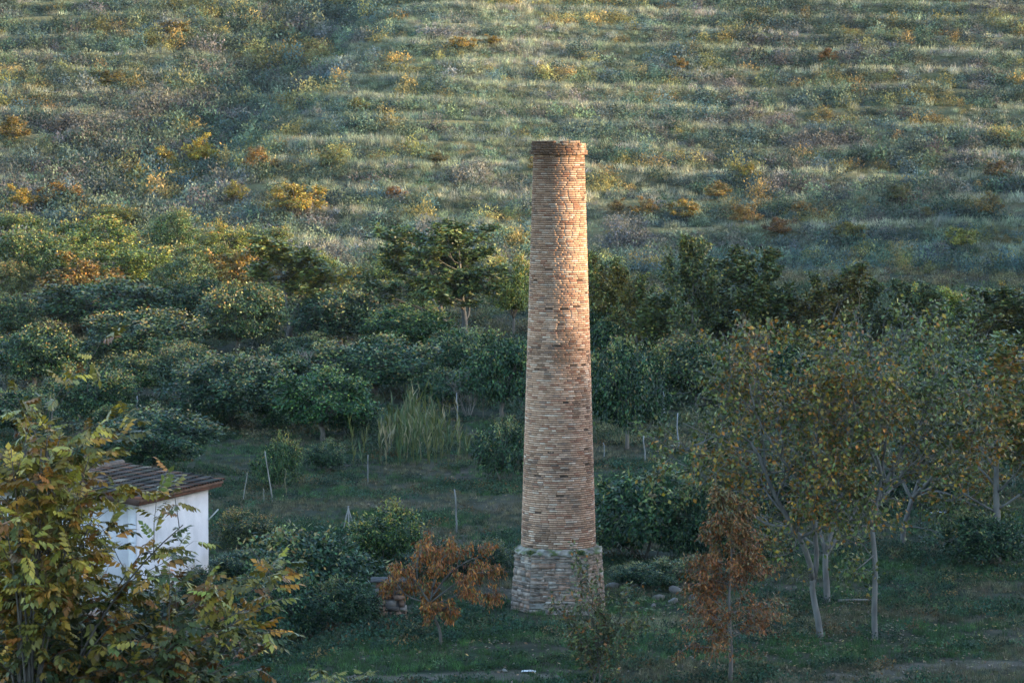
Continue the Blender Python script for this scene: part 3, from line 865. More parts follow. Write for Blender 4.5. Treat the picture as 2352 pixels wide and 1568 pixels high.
# small orange tree left of the chimney
def orange_tree():
    p = hit(1015, 1482)
    spec = [dict(n=3, t0=.6, ang=40, ratio=.5, sides=7, taper=.6), dict(n=7, t0=.3, ang=48, ratio=.38, sides=5, taper=.35, rr=.55, short=.3),
            dict(n=5, t0=.2, ang=48, ratio=.55, seg=6, wander=.15, trop=-.02, sides=4, sites=4, s0=.4), dict(seg=4, wander=.16, trop=-.10, sides=3, sites=8, s0=.05)]
    t = Tree(211, spec)
    def lp(L, dy): return smooth_pts(local(p, [(900 + a / 5.809, 1350 + b / 5.809) for a, b in L], p[1], np.linspace(0, dy, len(L))), 10)
    tr_ = lp([(1175, 1560), (1165, 1290), (1090, 1150), (1050, 1030), (1020, 920)], 0); tr_[0][2] -= .25
    t.limb(tr_, .05, 0)
    for L, dy in (([(1020, 920), (960, 840), (880, 700), (820, 500), (830, 300), (900, 120)], -.3), ([(1020, 900), (1060, 700), (1080, 500), (1060, 250), (960, 60)], .3), ([(1030, 940), (900, 880), (760, 850), (650, 780), (540, 640), (480, 500)], .5),
                  ([(1020, 910), (1150, 800), (1300, 700), (1480, 560), (1700, 450), (1880, 480)], -.5), ([(1030, 930), (1200, 900), (1400, 800), (1600, 640), (1800, 640), (1980, 800)], .4), ([(1050, 820), (1250, 520), (1450, 350), (1650, 260), (1780, 230)], .8), ([(1050, 700), (1150, 420), (1200, 250), (1300, 180)], -.8), ([(1060, 1040), (1200, 1000), (1290, 950), (1320, 1050)], -.6), ([(1000, 880), (820, 620), (640, 420), (520, 300)], -.8)):
        t.limb(lp(L, dy), .028, 1)
    root = empty("orange_tree", p, "small open tree with drooping orange leaves left of the chimney base", "tree")
    obj("trunk", t.wood("trunk", (.14, .125, .11)), root)
    pal = [(4, (.30, .105, .022)), (4, (.22, .07, .02)), (2, (.36, .16, .035)), (3, (.12, .05, .02)), (2, (.17, .13, .03)), (1, (.06, .07, .022))]
    tag(obj("crown", tree_leaves(t, "crown", 2, .125, .04, pal, .05, 1.3, True, .25, .1), root), kind="stuff")
orange_tree()
# leafy sapling in front of the pedestal
def sapling():
    p = at_y(1372, 1575, -15.2); p[2] = H(p[0], p[1])
    t = Tree(221, [dict(n=13, t0=.22, ang=30, dang=9, ratio=.42, sides=5, taper=.2, rr=.5, sites=22, s0=.25),
                   dict(n=3, t0=.3, ang=35, ratio=.5, seg=5, wander=.10, trop=.10, sides=4, sites=13, s0=.1),
                   dict(seg=4, wander=.12, trop=.1, sides=3, sites=8, s0=.1)])
    for (tx, ty, dy) in ((1345, 1320, 0), (1440, 1395, .4), (1300, 1420, -.3), (1385, 1400, .6), (1470, 1440, -.5), (1330, 1470, .8)):
        e = at_y(tx, ty, p[1] + dy) - p
        s0 = np.array([t.r.normal(0, .12), t.r.normal(0, .12), -.2])
        q = np.linspace(0, 1, 9)[:, None]
        mid = s0 * .6 + e * .4 + np.array([0, 0, .3]) + np.array([e[0] * -.25, 0, 0])
        t.limb((1 - q) ** 2 * s0 + 2 * q * (1 - q) * mid + q ** 2 * e, .022, 0)
    root = empty("sapling", p, "sparse leafy sapling reaching up in front of the chimney pedestal", "sapling")
    obj("trunk", t.wood("stems", (.10, .085, .07)), root)
    pal = [(4, (.065, .080, .028)), (3, (.045, .060, .026)), (2, (.11, .10, .03)), (1, (.20, .085, .025))]
    tag(obj("crown", tree_leaves(t, "crown", 1, .12, .06, pal, .04, .35, True, .4, .6), root), kind="stuff")
sapling()
# tree with two pale trunks behind the reeds; dark upright trees on the right: grown skeletons
def tall_proto(seed, Ht, Wd, pal, pal2=None, leaf=(.17, .085), dens=1.0, bark=(.13, .115, .10), stems=1, per=2, up=.10):
    t = Tree(seed, [dict(n=12, t0=.26, ang=34 if up > .12 else 42, ratio=.52, sides=7, taper=.25, rr=.55, short=.45, seg=8, wander=.05, trop=.05),
                    dict(n=7, t0=.25, ang=32 if up > .12 else 40, ratio=.5, seg=7, wander=.12, trop=up, sides=5, taper=.3, sites=6, s0=.5),
                    dict(n=3, t0=.2, ang=40, ratio=.6, seg=5, wander=.14, trop=up * 1.3, sides=4, sites=int(12 * dens), s0=.1),
                    dict(seg=4, wander=.14, trop=up, sides=3, sites=int(10 * dens), s0=.05)])
    for i in range(stems):
        a = 6.28 * i / max(stems, 1) + seed
        t.branch((.25 * math.cos(a) * (stems > 1), .25 * math.sin(a) * (stems > 1), -.3), (.22 * math.cos(a) * (stems > 1), .22 * math.sin(a) * (stems > 1), 1), Ht, .12, 0)
    cr = tree_leaves(t, "crown", per + 1, leaf[0], leaf[1], pal, .07, .15, False, .4, .7, True, pal2)
    w = t.wood("trunk", bark)
    print("tall", seed, len(cr.polygons), sum(len(a[0]) for a in t.tubes), dims(cr))
    return (w, cr, dims(cr))
DARKLF = [(5, (.042, .062, .022)), (4, (.085, .10, .032)), (2, (.026, .038, .019)), (2, (.17, .14, .035))]
wide = tall_proto(330, 7.0, 6, PF, PF2, (.17, .11), .7, (.16, .15, .135), 1, 2, .05)
tall = [tall_proto(301 + i, 7.5, 5, DARKLF, None if i < 2 else [(2, (.10, .085, .025)), (1, (.15, .10, .025))], (.21, .11), 1, up=.16) for i in range(3)]
twin = tall_proto(310, 7, 6, G_MID, None, (.21, .11), 1, (.19, .175, .155), 2, 2, .08)
gr = "dark trees behind the chimney, right"
place("dark_tree", tall[0], 1572, 900, 545, 150, "dark leafy tree with tall spiky shoots, highest top right of the chimney", "tree", gr)
place("dark_tree", tall[1], 1718, 905, 572, 140, "dark tree with two bushy points, right of the spiky highest one", "tree", gr)
place("dark_tree", tall[2], 1890, 910, 604, 180, "dark broad topped tree behind the leaning fruit tree", "tree", gr, rz=1)
place("dark_tree", tall[0], 2065, 900, 645, 150, "dark olive tree behind the straight trunked fruit tree", "tree", gr, rz=2)
place("dark_tree", tall[1], 2320, 905, 660, 150, "dark tree cut by the right edge of the picture", "tree", gr, rz=3)
place("dark_tree", tall[2], 1395, 850, 572, 140, "olive tree close against the right side of the chimney", "tree", gr, (1.2, 1.25, 1.1), rz=4)
place("dark_tree", tall[2], 1475, 880, 610, 130, "olive tree between the chimney and the spiky dark tree", "tree", gr, (1.3, 1.3, 1.1), rz=5)
place("dark_tree", tall[0], 1985, 880, 640, 130, "slim dark tree between two broad olive ones", "tree", gr, rz=.5)
place("dark_tree", tall[1], 1645, 890, 640, 130, "dark tree filling the gap between the spiky one and the two pointed one", "tree", gr, rz=1.2)
place("dark_tree", tall[2], 1800, 900, 655, 130, "low dark tree between the two pointed one and the broad topped one", "tree", gr, rz=2.8)
place("dark_tree", tall[0], 2150, 900, 675, 140, "dark tree left of the dull yellow one near the right edge", "tree", gr, rz=3.9)
place("dark_tree", tall[2], 2245, 905, 690, 140, "dark tree right of the dull yellow one", "tree", gr, rz=.9)
place("dark_tree", tall[1], 1530, 890, 650, 120, "small dark tree left of the spiky highest one", "tree", gr, (1.2, 1.2, 1), rz=5.2)
place("fruit_tree", wide, 2290, 1290, 770, 330, "fruit tree at the right edge with green and orange leaves", "tree", "grey barked fruit trees on the right", rz=.7)
place("twin_trunk_tree", twin, 1052, 786, 512, 260, "round topped green tree on two pale trunks left of the chimney", "tree", None, rz=.4)
place("olive_tree", tall[1], 662, 790, 545, 170, "upright dark olive tree with visible trunk left of the twin trunked tree", "tree", None, (1.5, 1.45, 1.1), rz=2.2)

# ------------------------------------------------------------------ foreground tree with compound leaves, lower left
def frond(seed):
    r = np.random.default_rng(seed); mb = MB()
    n = 4; L = .36
    xs = np.linspace(.09, .32, n)
    P = []; D = []; N = []; LL = []
    sag = lambda x: -.35 * x * x
    for i, x in enumerate(xs):
        for s in (-1, 1):
            P.append((x, 0, sag(x))); D.append((.55 + .06 * r.normal(), s * (.85 + .1 * r.normal()), -.55 + .2 * r.normal())); N.append((.1 * r.normal(), .25 * s + .1 * r.normal(), 1)); LL.append(.172 * (1 - .5 * abs(i / (n - 1) - .45)) * (.9 + .2 * r.random()))
    P.append((L, 0, sag(L))); D.append((1, .1 * r.normal(), -.4)); N.append((0, 0, 1)); LL.append(.17)
    leafset(mb, np.array(P), np.array(D), np.array(N, float), np.array(LL), np.array(LL) * .56, np.ones((len(P), 3)) * (.85 + .3 * r.random((len(P), 1))), True, .14)
    xr = np.linspace(0, L, 5); mid = np.stack([xr, 0 * xr, sag(xr)], 1)
    V = np.concatenate([mid + [0, .0035, 0], mid - [0, .0035, 0]])
    mb.add(V, [[i, i + 1, 6 + i, 5 + i] for i in range(4)], None, (.9, .7, .8))
    return mb.mesh("leaf", M_LEAF)
fr = [frond(i) for i in range(5)]
frV = []; frQ = []; frC = []
for m_ in fr:
    co = np.empty(len(m_.vertices) * 3, np.float32); m_.vertices.foreach_get("co", co); frV.append(co.reshape(-1, 3))
    frQ.append(np.array([p.vertices[:] for p in m_.polygons]))
    cc = np.empty(len(m_.vertices) * 4, np.float32); m_.color_attributes["col"].data.foreach_get("color", cc); frC.append(cc.reshape(-1, 4)[:, :3])
FY = -44.0
def compound_tree():
    base = at_y(60, 1560, FY); base[2] = H(base[0], base[1])
    r = np.random.default_rng(77)
    t = Tree(78, [dict(n=6, t0=.45, ang=48, dang=12, ratio=.24, sides=6, taper=.3, rr=.5, sites=14, s0=.55, short=.2),
                  dict(seg=4, wander=.12, trop=.02, sides=4, sites=8, s0=.2)])
    tips = [(122, 935), (112, 975), (138, 1000), (95, 1030), (150, 1050), (60, 985), (205, 1050), (25, 1030), (-30, 1080), (160, 1110), (90, 1090), (235, 1135), (420, 1205), (375, 1262), (255, 1200), (60, 1150), (10, 1190), (110, 1190), (190, 1215), (150, 1270), (60, 1260), (-40, 1240), (400, 1400), (300, 1390),
            (230, 1370), (130, 1350), (40, 1340), (650, 1372), (590, 1330), (560, 1400), (500, 1390), (470, 1450), (540, 1470), (590, 1500), (420, 1480), (340, 1460), (260, 1450), (180, 1430), (100, 1430), (10, 1430), (60, 1500), (150, 1510), (250, 1530), (350, 1540), (450, 1540), (540, 1545), (-30, 1330), (-20, 1520), (600, 1450), (200, 1320)]
    for tx, ty in tips:
        if 1070 < ty < 1345 and tx > 140 and tx != 420: tx -= 45
        dy = r.uniform(-1.6, 1.6)
        e = at_y(tx, ty, FY + dy) - base
        s0 = np.array([r.normal(0, .12), r.normal(0, .12), r.uniform(0, .25) * e[2]])
        mid = np.array([s0[0] * .6 + e[0] * .38, e[1] * .4, s0[2] * .4 + e[2] * .66])
        q = np.linspace(0, 1, 11)[:, None]
        t.limb((1 - q) ** 2 * s0 + 2 * q * (1 - q) * mid + q ** 2 * e, .03, 0)
    tr_ = [np.array([0, 0, -.3]), np.array([.05, 0, 1.0]), np.array([0, .05, 2.2])]
    t.tubes.append((np.array(tr_), np.array([.13, .11, .07]), 8))
    root = empty("yellowing_tree", base, "yellow and olive tree with large feathery leaves in front of the shed", "tree")
    obj("trunk", t.wood("trunk", (.12, .10, .085)), root)
    P, D = t.all_sites(); n = len(P)
    X = D * .45 + r.normal(0, .55, (n, 3)); X[:, 2] = X[:, 2] * .6 + .0; X = nrm(X)
    Zu = np.array([0, 0, 1.]) + r.normal(0, .35, (n, 3)); Yv = nrm(np.cross(Zu, X)); Zv = np.cross(X, Yv)
    S = .72 + .45 * r.random(n)
    hgt = (P[:, 2] - 2.2) / 5.0
    yel = [(5, (.24, .18, .024)), (5, (.15, .135, .026)), (3, (.27, .14, .022)), (2, (.085, .09, .024)), (1, (.19, .08, .018))]
    grn = [(4, (.055, .066, .020)), (3, (.095, .092, .024)), (4, (.036, .048, .018)), (3, (.19, .135, .024)), (2, (.21, .09, .02))]
    pn = fbm(P[:, 0] * .8 + 5, P[:, 2] * .9, 2)
    C = np.where(((hgt - .35) * 1.2 + (pn - .5) * 1.3 + r.normal(0, .15, n) > -.06)[:, None], pick(r, yel, n), pick(r, grn, n))  # higher leaves yellower: own leaf colour, with warm light put in
    # the leaves that show largest: near side, inside the picture
    w = P + base
    u = (w[:, 0]) / (w[:, 1] - CAM_Y) * F + 1176
    vis = (u > 15) & (u < 680)
    order = np.argsort(np.where(vis, w[:, 1] - .8 * w[:, 2], 1e9))[:300]
    mask = np.zeros(n, bool); mask[order] = True
    vi = r.integers(0, 5, n)
    for i in order:
        o = obj("leaf", fr[vi[i]], root)
        M = mathutils.Matrix(((X[i][0], Yv[i][0], Zv[i][0]), (X[i][1], Yv[i][1], Zv[i][1]), (X[i][2], Yv[i][2], Zv[i][2])))
        o.location = P[i]; o.rotation_euler = M.to_euler(); o.scale = (S[i],) * 3
        o.color = (*C[i], 1)
    mb = MB()
    for i in np.where(~mask)[0]:
        k = vi[i]; v = frV[k] * S[i]
        V = P[i] + v[:, :1] * X[i] + v[:, 1:2] * Yv[i] + v[:, 2:3] * Zv[i]
        mb.add(V, frQ[k], None, frC[k] * C[i])
    tag(obj("foliage", mb.mesh("foliage", M_LEAF), root), kind="stuff")
    print("fronds", n)
compound_tree()
def low_sprig():
    p = at_y(760, 1600, -38); p[2] = H(p[0], p[1])
    root = empty("yellow_sprig", p, "yellow green leaf tips poking up at the bottom edge", "sapling")
    r = np.random.default_rng(8); tb = MB(); mb = MB()
    for (tx, ty) in ((735, 1532), (770, 1542), (838, 1545), (750, 1560), (800, 1572), (700, 1578)):
        e = at_y(tx, ty, -38 + r.normal(0, .3)) - p
        q = np.linspace(0, 1, 7)[:, None]; mid = np.array([e[0] * .4, 0, e[2] * .6])
        tube(tb, (2 * q * (1 - q) * mid + q ** 2 * e), np.linspace(.02, .006, 7), 5, (.12, .11, .07))
        for k in range(7):
            a = r.random() * 6.28; X = nrm(np.array([math.cos(a), math.sin(a), .25 * r.normal()])); Y = nrm(np.cross([0, 0, 1], X)); Z = np.cross(X, Y)
            v = frV[k % 5] * .62
            mb.add(e * (1 - .05 * r.random()) + v[:, :1] * X + v[:, 1:2] * Y + v[:, 2:3] * Z, frQ[k % 5], None, frC[k % 5] * np.array([.20, .185, .04]) * (.7 + .5 * r.random()))
    obj("trunk", tb.mesh("stems", M_BARK, True), root)
    tag(obj("foliage", mb.mesh("foliage", M_LEAF), root), kind="stuff")
low_sprig()

# ------------------------------------------------------------------ orchard: round trees and bushes (foot x, foot y, top, width)
g1 = "round orchard trees left of the chimney"
def C_(i, cx, by, ty, w, label, tint=(1, 1, 1), name="orchard_tree", grp=g1): place(name, citrus[i % 4], cx, by, ty - .14 * (by - ty), w * 1.06, label, "tree", grp, tint)
C_(0, 80, 898, 768, 185, "dark round orchard tree near the left edge on a grassy patch", (1, 1.05, .95))
C_(1, 322, 838, 728, 235, "wide low orchard tree with a domed top, left of centre", (1.1, 1.05, 1.05))
C_(2, 318, 912, 822, 140, "small yellow green orchard tree below the wide domed one", (1.35, 1.2, .9))
C_(3, 215, 990, 858, 195, "leaning orchard tree with yellow flecks above the yellowing tree", (1.25, 1.2, 1))
C_(0, 430, 935, 808, 130, "silvery orchard tree touching the round silvery one", (1.25, 1.15, 1.3))
C_(1, 530, 985, 832, 215, "round silvery green orchard tree on a short dark trunk", (1.2, 1.15, 1.35))
C_(2, 628, 915, 815, 150, "green orchard tree just behind the round silvery one", (1.05, 1.05, 1))
C_(3, 548, 812, 672, 190, "tall dark orchard tree with dark limbs showing", (1.05, 1, 1))
C_(0, 355, 1092, 958, 245, "low spreading dark tree right above the shed roof", (1, 1, 1.1))
C_(1, 38, 1010, 905, 150, "dark tree at the left edge behind the yellowing tree top", (1, 1.05, 1))
C_(2, 738, 1010, 862, 190, "dense bright green tree left of the reeds", (1, 1.2, .9))
C_(3, 862, 912, 790, 240, "broad grey green tree behind the reeds", (1.25, 1.2, 1.15))
C_(0, 935, 820, 715, 185, "deep green bushy tree under the twin trunked tree", (1, 1.2, .9))
C_(1, 782, 800, 680, 190, "bluish dark tree behind the dry weeds", (.95, 1, 1.2))
C_(2, 1155, 960, 788, 160, "dark tree tucked behind the left side of the chimney", (.95, 1.05, .95))
C_(3, 1060, 880, 770, 150, "dark green tree below the two pale trunks", (1, 1.1, 1))
C_(0, 460, 770, 650, 150, "shadowed dark tree in the back row, left", (.9, .95, .95))
C_(2, 240, 775, 655, 260, "large shadowed tree mass in the back row, far left", (.95, 1, .9))
C_(1, 20, 790, 690, 110, "dark tree in the back row at the left edge", (.95, 1, 1))
g2 = "dark orchard trees right of the chimney"
C_(3, 1440, 1030, 812, 170, "dense dark round tree just right of the chimney shaft", (.85, .95, .9), grp=g2)
C_(1, 1430, 850, 700, 160, "green tree behind the dense dark one beside the chimney", (1.1, 1.1, .95), grp=g2)
C_(0, 1600, 940, 790, 190, "brownish shadowed tree behind the fruit tree tops", (1.25, 1, .9), grp=g2)
C_(2, 2330, 1120, 930, 140, "dark tree low at the right edge", (.85, .95, .95), grp=g2)
C_(1, 1760, 930, 800, 220, "shadowed green tree deep behind the fruit trees", (1, 1, .9), grp=g2)
C_(2, 2180, 930, 800, 240, "shadowed olive tree behind the widest fruit tree", (1.2, 1.1, .9), grp=g2)
g3 = "dark bushes around the chimney"
def B_(i, cx, by, ty, w, label, tint=(1, 1, 1), grp=g3): place("bush", bushp[i % 3], cx, by, ty, w, label, "bush", grp, tint)
B_(0, 640, 1122, 1000, 100, "small bush with yellow tips left of the reeds", (1.2, 1.2, .9))
B_(1, 745, 1082, 1010, 90, "low dark bush at the foot of the bright green tree", (.9, 1, 1))
B_(2, 1155, 1108, 965, 120, "dark round bush against the left edge of the shaft", (.9, 1, 1.05))
B_(0, 1480, 1282, 1062, 270, "big dark bush right of the chimney above the rock pile", (.95, 1.05, 1))
B_(1, 1600, 1290, 1100, 150, "dark bush behind the rust coloured conifer", (.9, 1, 1))
B_(2, 720, 1420, 1215, 270, "large silvery dark bush between shed and orange tree", (1.2, 1.2, 1.3))
B_(0, 640, 1470, 1300, 190, "dark bush in the hollow below the silvery one", (.9, 1, 1.1))
B_(1, 885, 1300, 1155, 170, "yellow tipped bush above the ruined stone wall", (1.5, 1.4, .9))
B_(2, 545, 1330, 1262, 130, "grey green bush at the far end of the shed wall", (1.15, 1.15, 1.3))
B_(0, 450, 1385, 1300, 140, "low bush growing along the foot of the shed wall", (1, 1.05, 1.2))
B_(1, 355, 1430, 1340, 120, "bush at the near corner of the shed", (.95, 1, 1.15))
B_(2, 800, 1440, 1330, 130, "dark bush beside the ruined stone wall", (.8, .9, .95))
B_(1, 560, 1260, 1170, 130, "brownish bush on the slope right of the shed", (1.4, 1.0, .8))
B_(0, 1300, 1300, 1190, 140, "shadowed bush hidden behind the chimney foot", (.9, 1, .9))
B_(2, 1000, 1330, 1240, 130, "dark brush behind the orange tree", (.8, .8, .9))
B_(0, 1110, 1320, 1240, 130, "dark brush close to the left side of the pedestal", (.75, .8, .85))
B_(1, 1500, 1350, 1282, 130, "silvery low shrub on the rock pile", (1.25, 1.25, 1.4))
B_(2, 1580, 1345, 1275, 110, "silvery low shrub at the right end of the rock pile", (1.2, 1.2, 1.35))
B_(1, 1440, 1345, 1290, 80, "small silvery shrub beside the right corner of the pedestal", (1.15, 1.15, 1.3))
B_(0, 480, 985, 915, 130, "low bush filling the gap left of the round silvery tree", (1, 1.05, .95), "undergrowth bushes in the orchard")
B_(1, 145, 955, 880, 140, "bush below the dark round tree near the left edge", (1.1, 1.1, .9), "undergrowth bushes in the orchard")
B_(2, 280, 1000, 930, 120, "bush at the foot of the pale lone stake", (1, 1.05, 1), "undergrowth bushes in the orchard")
B_(0, 660, 985, 890, 130, "bush between the round silvery and the bright green tree", (1, 1.1, .95), "undergrowth bushes in the orchard")
B_(1, 815, 1000, 915, 130, "dark bush touching the left side of the reeds", (.95, 1.05, .95), "undergrowth bushes in the orchard")
B_(2, 1010, 930, 850, 130, "dark bush behind the right half of the reeds", (.95, 1.05, 1), "undergrowth bushes in the orchard")
B_(0, 400, 855, 785, 150, "dark bush right of the wide domed tree", (.9, 1, .95), "undergrowth bushes in the orchard")
B_(1, 700, 835, 765, 140, "shadowed bush left of the bluish dark tree", (.9, 1, 1), "undergrowth bushes in the orchard")
B_(2, 170, 850, 780, 130, "shadowed bush left of the wide domed tree", (.95, 1.05, .9), "undergrowth bushes in the orchard")
B_(0, 1100, 850, 770, 140, "dark bush between the twin trunks and the chimney", (.95, 1.05, .9), "undergrowth bushes in the orchard")
B_(1, 1690, 1200, 1050, 190, "dark bush seen through the twigs left of the leaning fruit tree", (.8, .9, .85))
B_(2, 1850, 1190, 1040, 210, "dark bush seen between the leaning and the straight fruit trunks", (.75, .85, .8))
B_(0, 1990, 1170, 1030, 200, "dark bush behind the straight trunked fruit tree", (.75, .85, .85))
B_(1, 2180, 1150, 1020, 230, "dark bush behind the white plastic sheet", (.75, .85, .85))
B_(0, 1740, 1300, 1190, 160, "shadowed bush between the conifer and the leaning fruit tree", (.8, .85, .8))
B_(2, 2260, 1300, 1180, 190, "dim bush at the right among the grass", (.8, .9, .9))
g4 = "leafy trees in the back row, left"
def L_(i, cx, by, ty, w, label, tint=(1, 1, 1), proto=None): place("leafy_tree", (proto or broad)[i % len(proto or broad)], cx, by, ty, w, label, "tree", g4, tint)
L_(0, 215, 640, 497, 190, "light green tree, highest of the back row on the left", (1.25, 1.3, .9))
L_(1, 310, 690, 552, 180, "bright yellow green tree below the highest light green one", (1.6, 1.45, .9))
L_(0, 185, 705, 582, 180, "orange tinged yellow tree in the back row, left", (.85, .72, .9), gold)
L_(2, 55, 690, 528, 150, "dark bushy tree in the back row near the left edge", (.85, .95, .9))
L_(3, 425, 725, 590, 135, "deep green tree in the back row beside the yellow green one", (.8, .9, .9))
L_(0, 400, 605, 478, 115, "bluish green tree standing above the back row", (1.1, 1.2, 1.2))
L_(1, 520, 640, 508, 120, "yellow flecked green tree right of the bluish one", (1.7, 1.35, .8))
L_(1, 550, 690, 572, 130, "small golden tree with orange leaves in the back row", (.9, .75, .8), gold)
L_(2, 610, 620, 520, 110, "grey green tree behind the upright olive tree", (1.3, 1.25, 1.1))
L_(2, 800, 700, 612, 130, "bright yellow tree left of the twin trunked tree", (1.0, 1.05, .9), gold)
L_(3, 905, 700, 565, 110, "pale olive tree touching the twin trunked tree on its left", (1.5, 1.4, 1))
L_(0, 1180, 770, 590, 110, "yellow green tree between twin trunked tree and chimney", (1.6, 1.45, .9))
L_(2, 30, 700, 600, 90, "greyish half bare tree at the left edge", (1.3, 1.1, 1.2))
L_(3, 740, 770, 650, 120, "shadowed green tree below the bright yellow one", (.9, 1, .95))
L_(1, 1520, 760, 668, 100, "pale yellowish tree between the dark trees right of the chimney", (1.7, 1.35, 1.0))
L_(0, 2125, 800, 655, 140, "bright yellow green tree standing out among the dark ones at right", (1.8, 1.7, .8))
L_(2, 2230, 790, 668, 120, "dull yellow tree near the right edge", (1.5, 1.2, .8))
L_(0, 2325, 760, 650, 100, "golden tree top at the right edge", (.8, .75, .8), gold)
L_(1, 1640, 800, 690, 140, "dusty green tree among the dark trees", (1.2, 1.1, .9))
L_(3, 1820, 800, 690, 140, "dull olive tree in the second row at right", (1.3, 1.15, .9))
L_(1, 115, 650, 540, 150, "mid green tree left of the highest light green one", (1.1, 1.15, .9))
L_(2, 470, 660, 560, 120, "green tree below the bluish one in the back row", (1.2, 1.15, .9))
L_(3, 720, 690, 575, 120, "olive tree right of the upright dark olive one", (1.4, 1.3, .9))
L_(0, 850, 730, 640, 120, "green tree under the bright yellow one", (1.1, 1.15, .95))
L_(1, 970, 740, 620, 120, "dark green tree left of the two pale trunks", (.9, 1, .9))
L_(2, 350, 770, 680, 150, "shadowed tree below the bright yellow green one", (.8, .9, .85))
L_(3, 610, 740, 650, 130, "shadowed tree left of the upright olive one", (.9, 1, .9))
L_(0, 130, 760, 660, 160, "brownish dark tree low in the back row, left", (1.2, .9, .8))
L_(1, 270, 530, 470, 90, "small gold flecked tree peeping above the back row", (1.8, 1.35, .8))
L_(2, 40, 570, 490, 110, "pale green tree at the left edge above the back row", (1.3, 1.3, 1))
# autumn trees and bushes that stand out on the hillside
g5 = "yellow bushes scattered over the hillside"
hb = [(462, 385, 308, 78, "bright yellow little tree at the mouth of the gully", (1.35, 1.35, 1)), (372, 395, 338, 66, "yellow bush left of the brightest little tree", (1, 1, 1)), (590, 400, 338, 66, "brownish orange bush right of the brightest little tree", (.75, .6, .8)),
      (45, 498, 425, 84, "bright yellow bush at the left edge of the hill", (1.2, 1.1, .9)), (145, 490, 420, 100, "dull gold bush beside the left edge one", (.9, .75, 1)), (680, 505, 420, 110, "large gold and green bush on the low terrace", (1.0, 1.0, 1)), (540, 470, 415, 60, "thin yellow green bush on the low terrace", (.8, .9, 1)),
      (318, 430, 380, 46, "small yellow green bush above the dull gold one", (.8, .95, 1)), (905, 455, 428, 44, "small orange bush on the terrace left of the chimney", (.9, .6, .8)), (1483, 505, 452, 66, "pale gold tree, first right of the chimney on the hill foot", (.85, .75, 1.1)),
      (1575, 512, 458, 66, "yellow flat topped tree, second right of the chimney", (1.1, 1.0, 1)), (1705, 522, 468, 66, "dull gold tree, third right of the chimney", (.8, .7, 1)), (1650, 462, 415, 66, "gold bush one terrace above the flat topped tree", (.8, .75, 1)),
      (1955, 562, 510, 66, "rounded yellow green bush low on the right slope", (.75, .85, 1)), (2205, 578, 522, 60, "bright green yellow bush low at the right", (.75, .95, .9)), (2275, 508, 440, 64, "tall gold bush near the right edge of the slope", (.7, .62, 1)),
      (1716, 425, 375, 50, "upright yellow green bush in the middle of the right slope", (.9, .95, .9)), (1060, 118, 85, 56, "small yellow bush high above the chimney, left", (1.1, .95, .9)), (1128, 108, 80, 50, "small yellow bush next to it high above the chimney", (1.0, .9, .9)),
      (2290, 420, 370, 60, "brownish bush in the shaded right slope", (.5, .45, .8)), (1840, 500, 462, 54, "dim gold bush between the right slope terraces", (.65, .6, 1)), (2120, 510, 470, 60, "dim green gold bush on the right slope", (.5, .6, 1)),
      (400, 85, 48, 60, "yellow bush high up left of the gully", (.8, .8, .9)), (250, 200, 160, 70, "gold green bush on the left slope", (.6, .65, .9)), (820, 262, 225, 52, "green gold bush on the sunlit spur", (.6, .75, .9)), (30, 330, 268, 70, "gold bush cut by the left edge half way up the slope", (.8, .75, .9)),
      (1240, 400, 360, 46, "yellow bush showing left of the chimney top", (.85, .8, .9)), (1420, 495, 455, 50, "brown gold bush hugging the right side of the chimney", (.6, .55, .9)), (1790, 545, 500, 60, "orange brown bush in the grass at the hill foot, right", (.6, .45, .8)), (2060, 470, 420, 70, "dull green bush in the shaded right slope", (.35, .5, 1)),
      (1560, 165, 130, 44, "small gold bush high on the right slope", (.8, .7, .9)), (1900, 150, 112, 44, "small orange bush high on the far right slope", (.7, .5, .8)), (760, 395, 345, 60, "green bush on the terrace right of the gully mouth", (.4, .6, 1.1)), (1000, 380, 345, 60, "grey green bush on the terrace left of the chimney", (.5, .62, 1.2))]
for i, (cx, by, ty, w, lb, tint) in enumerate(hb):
    place("hillside_bush", gold[i % 3], cx, by, ty, w, lb, "bush", g5, tint)

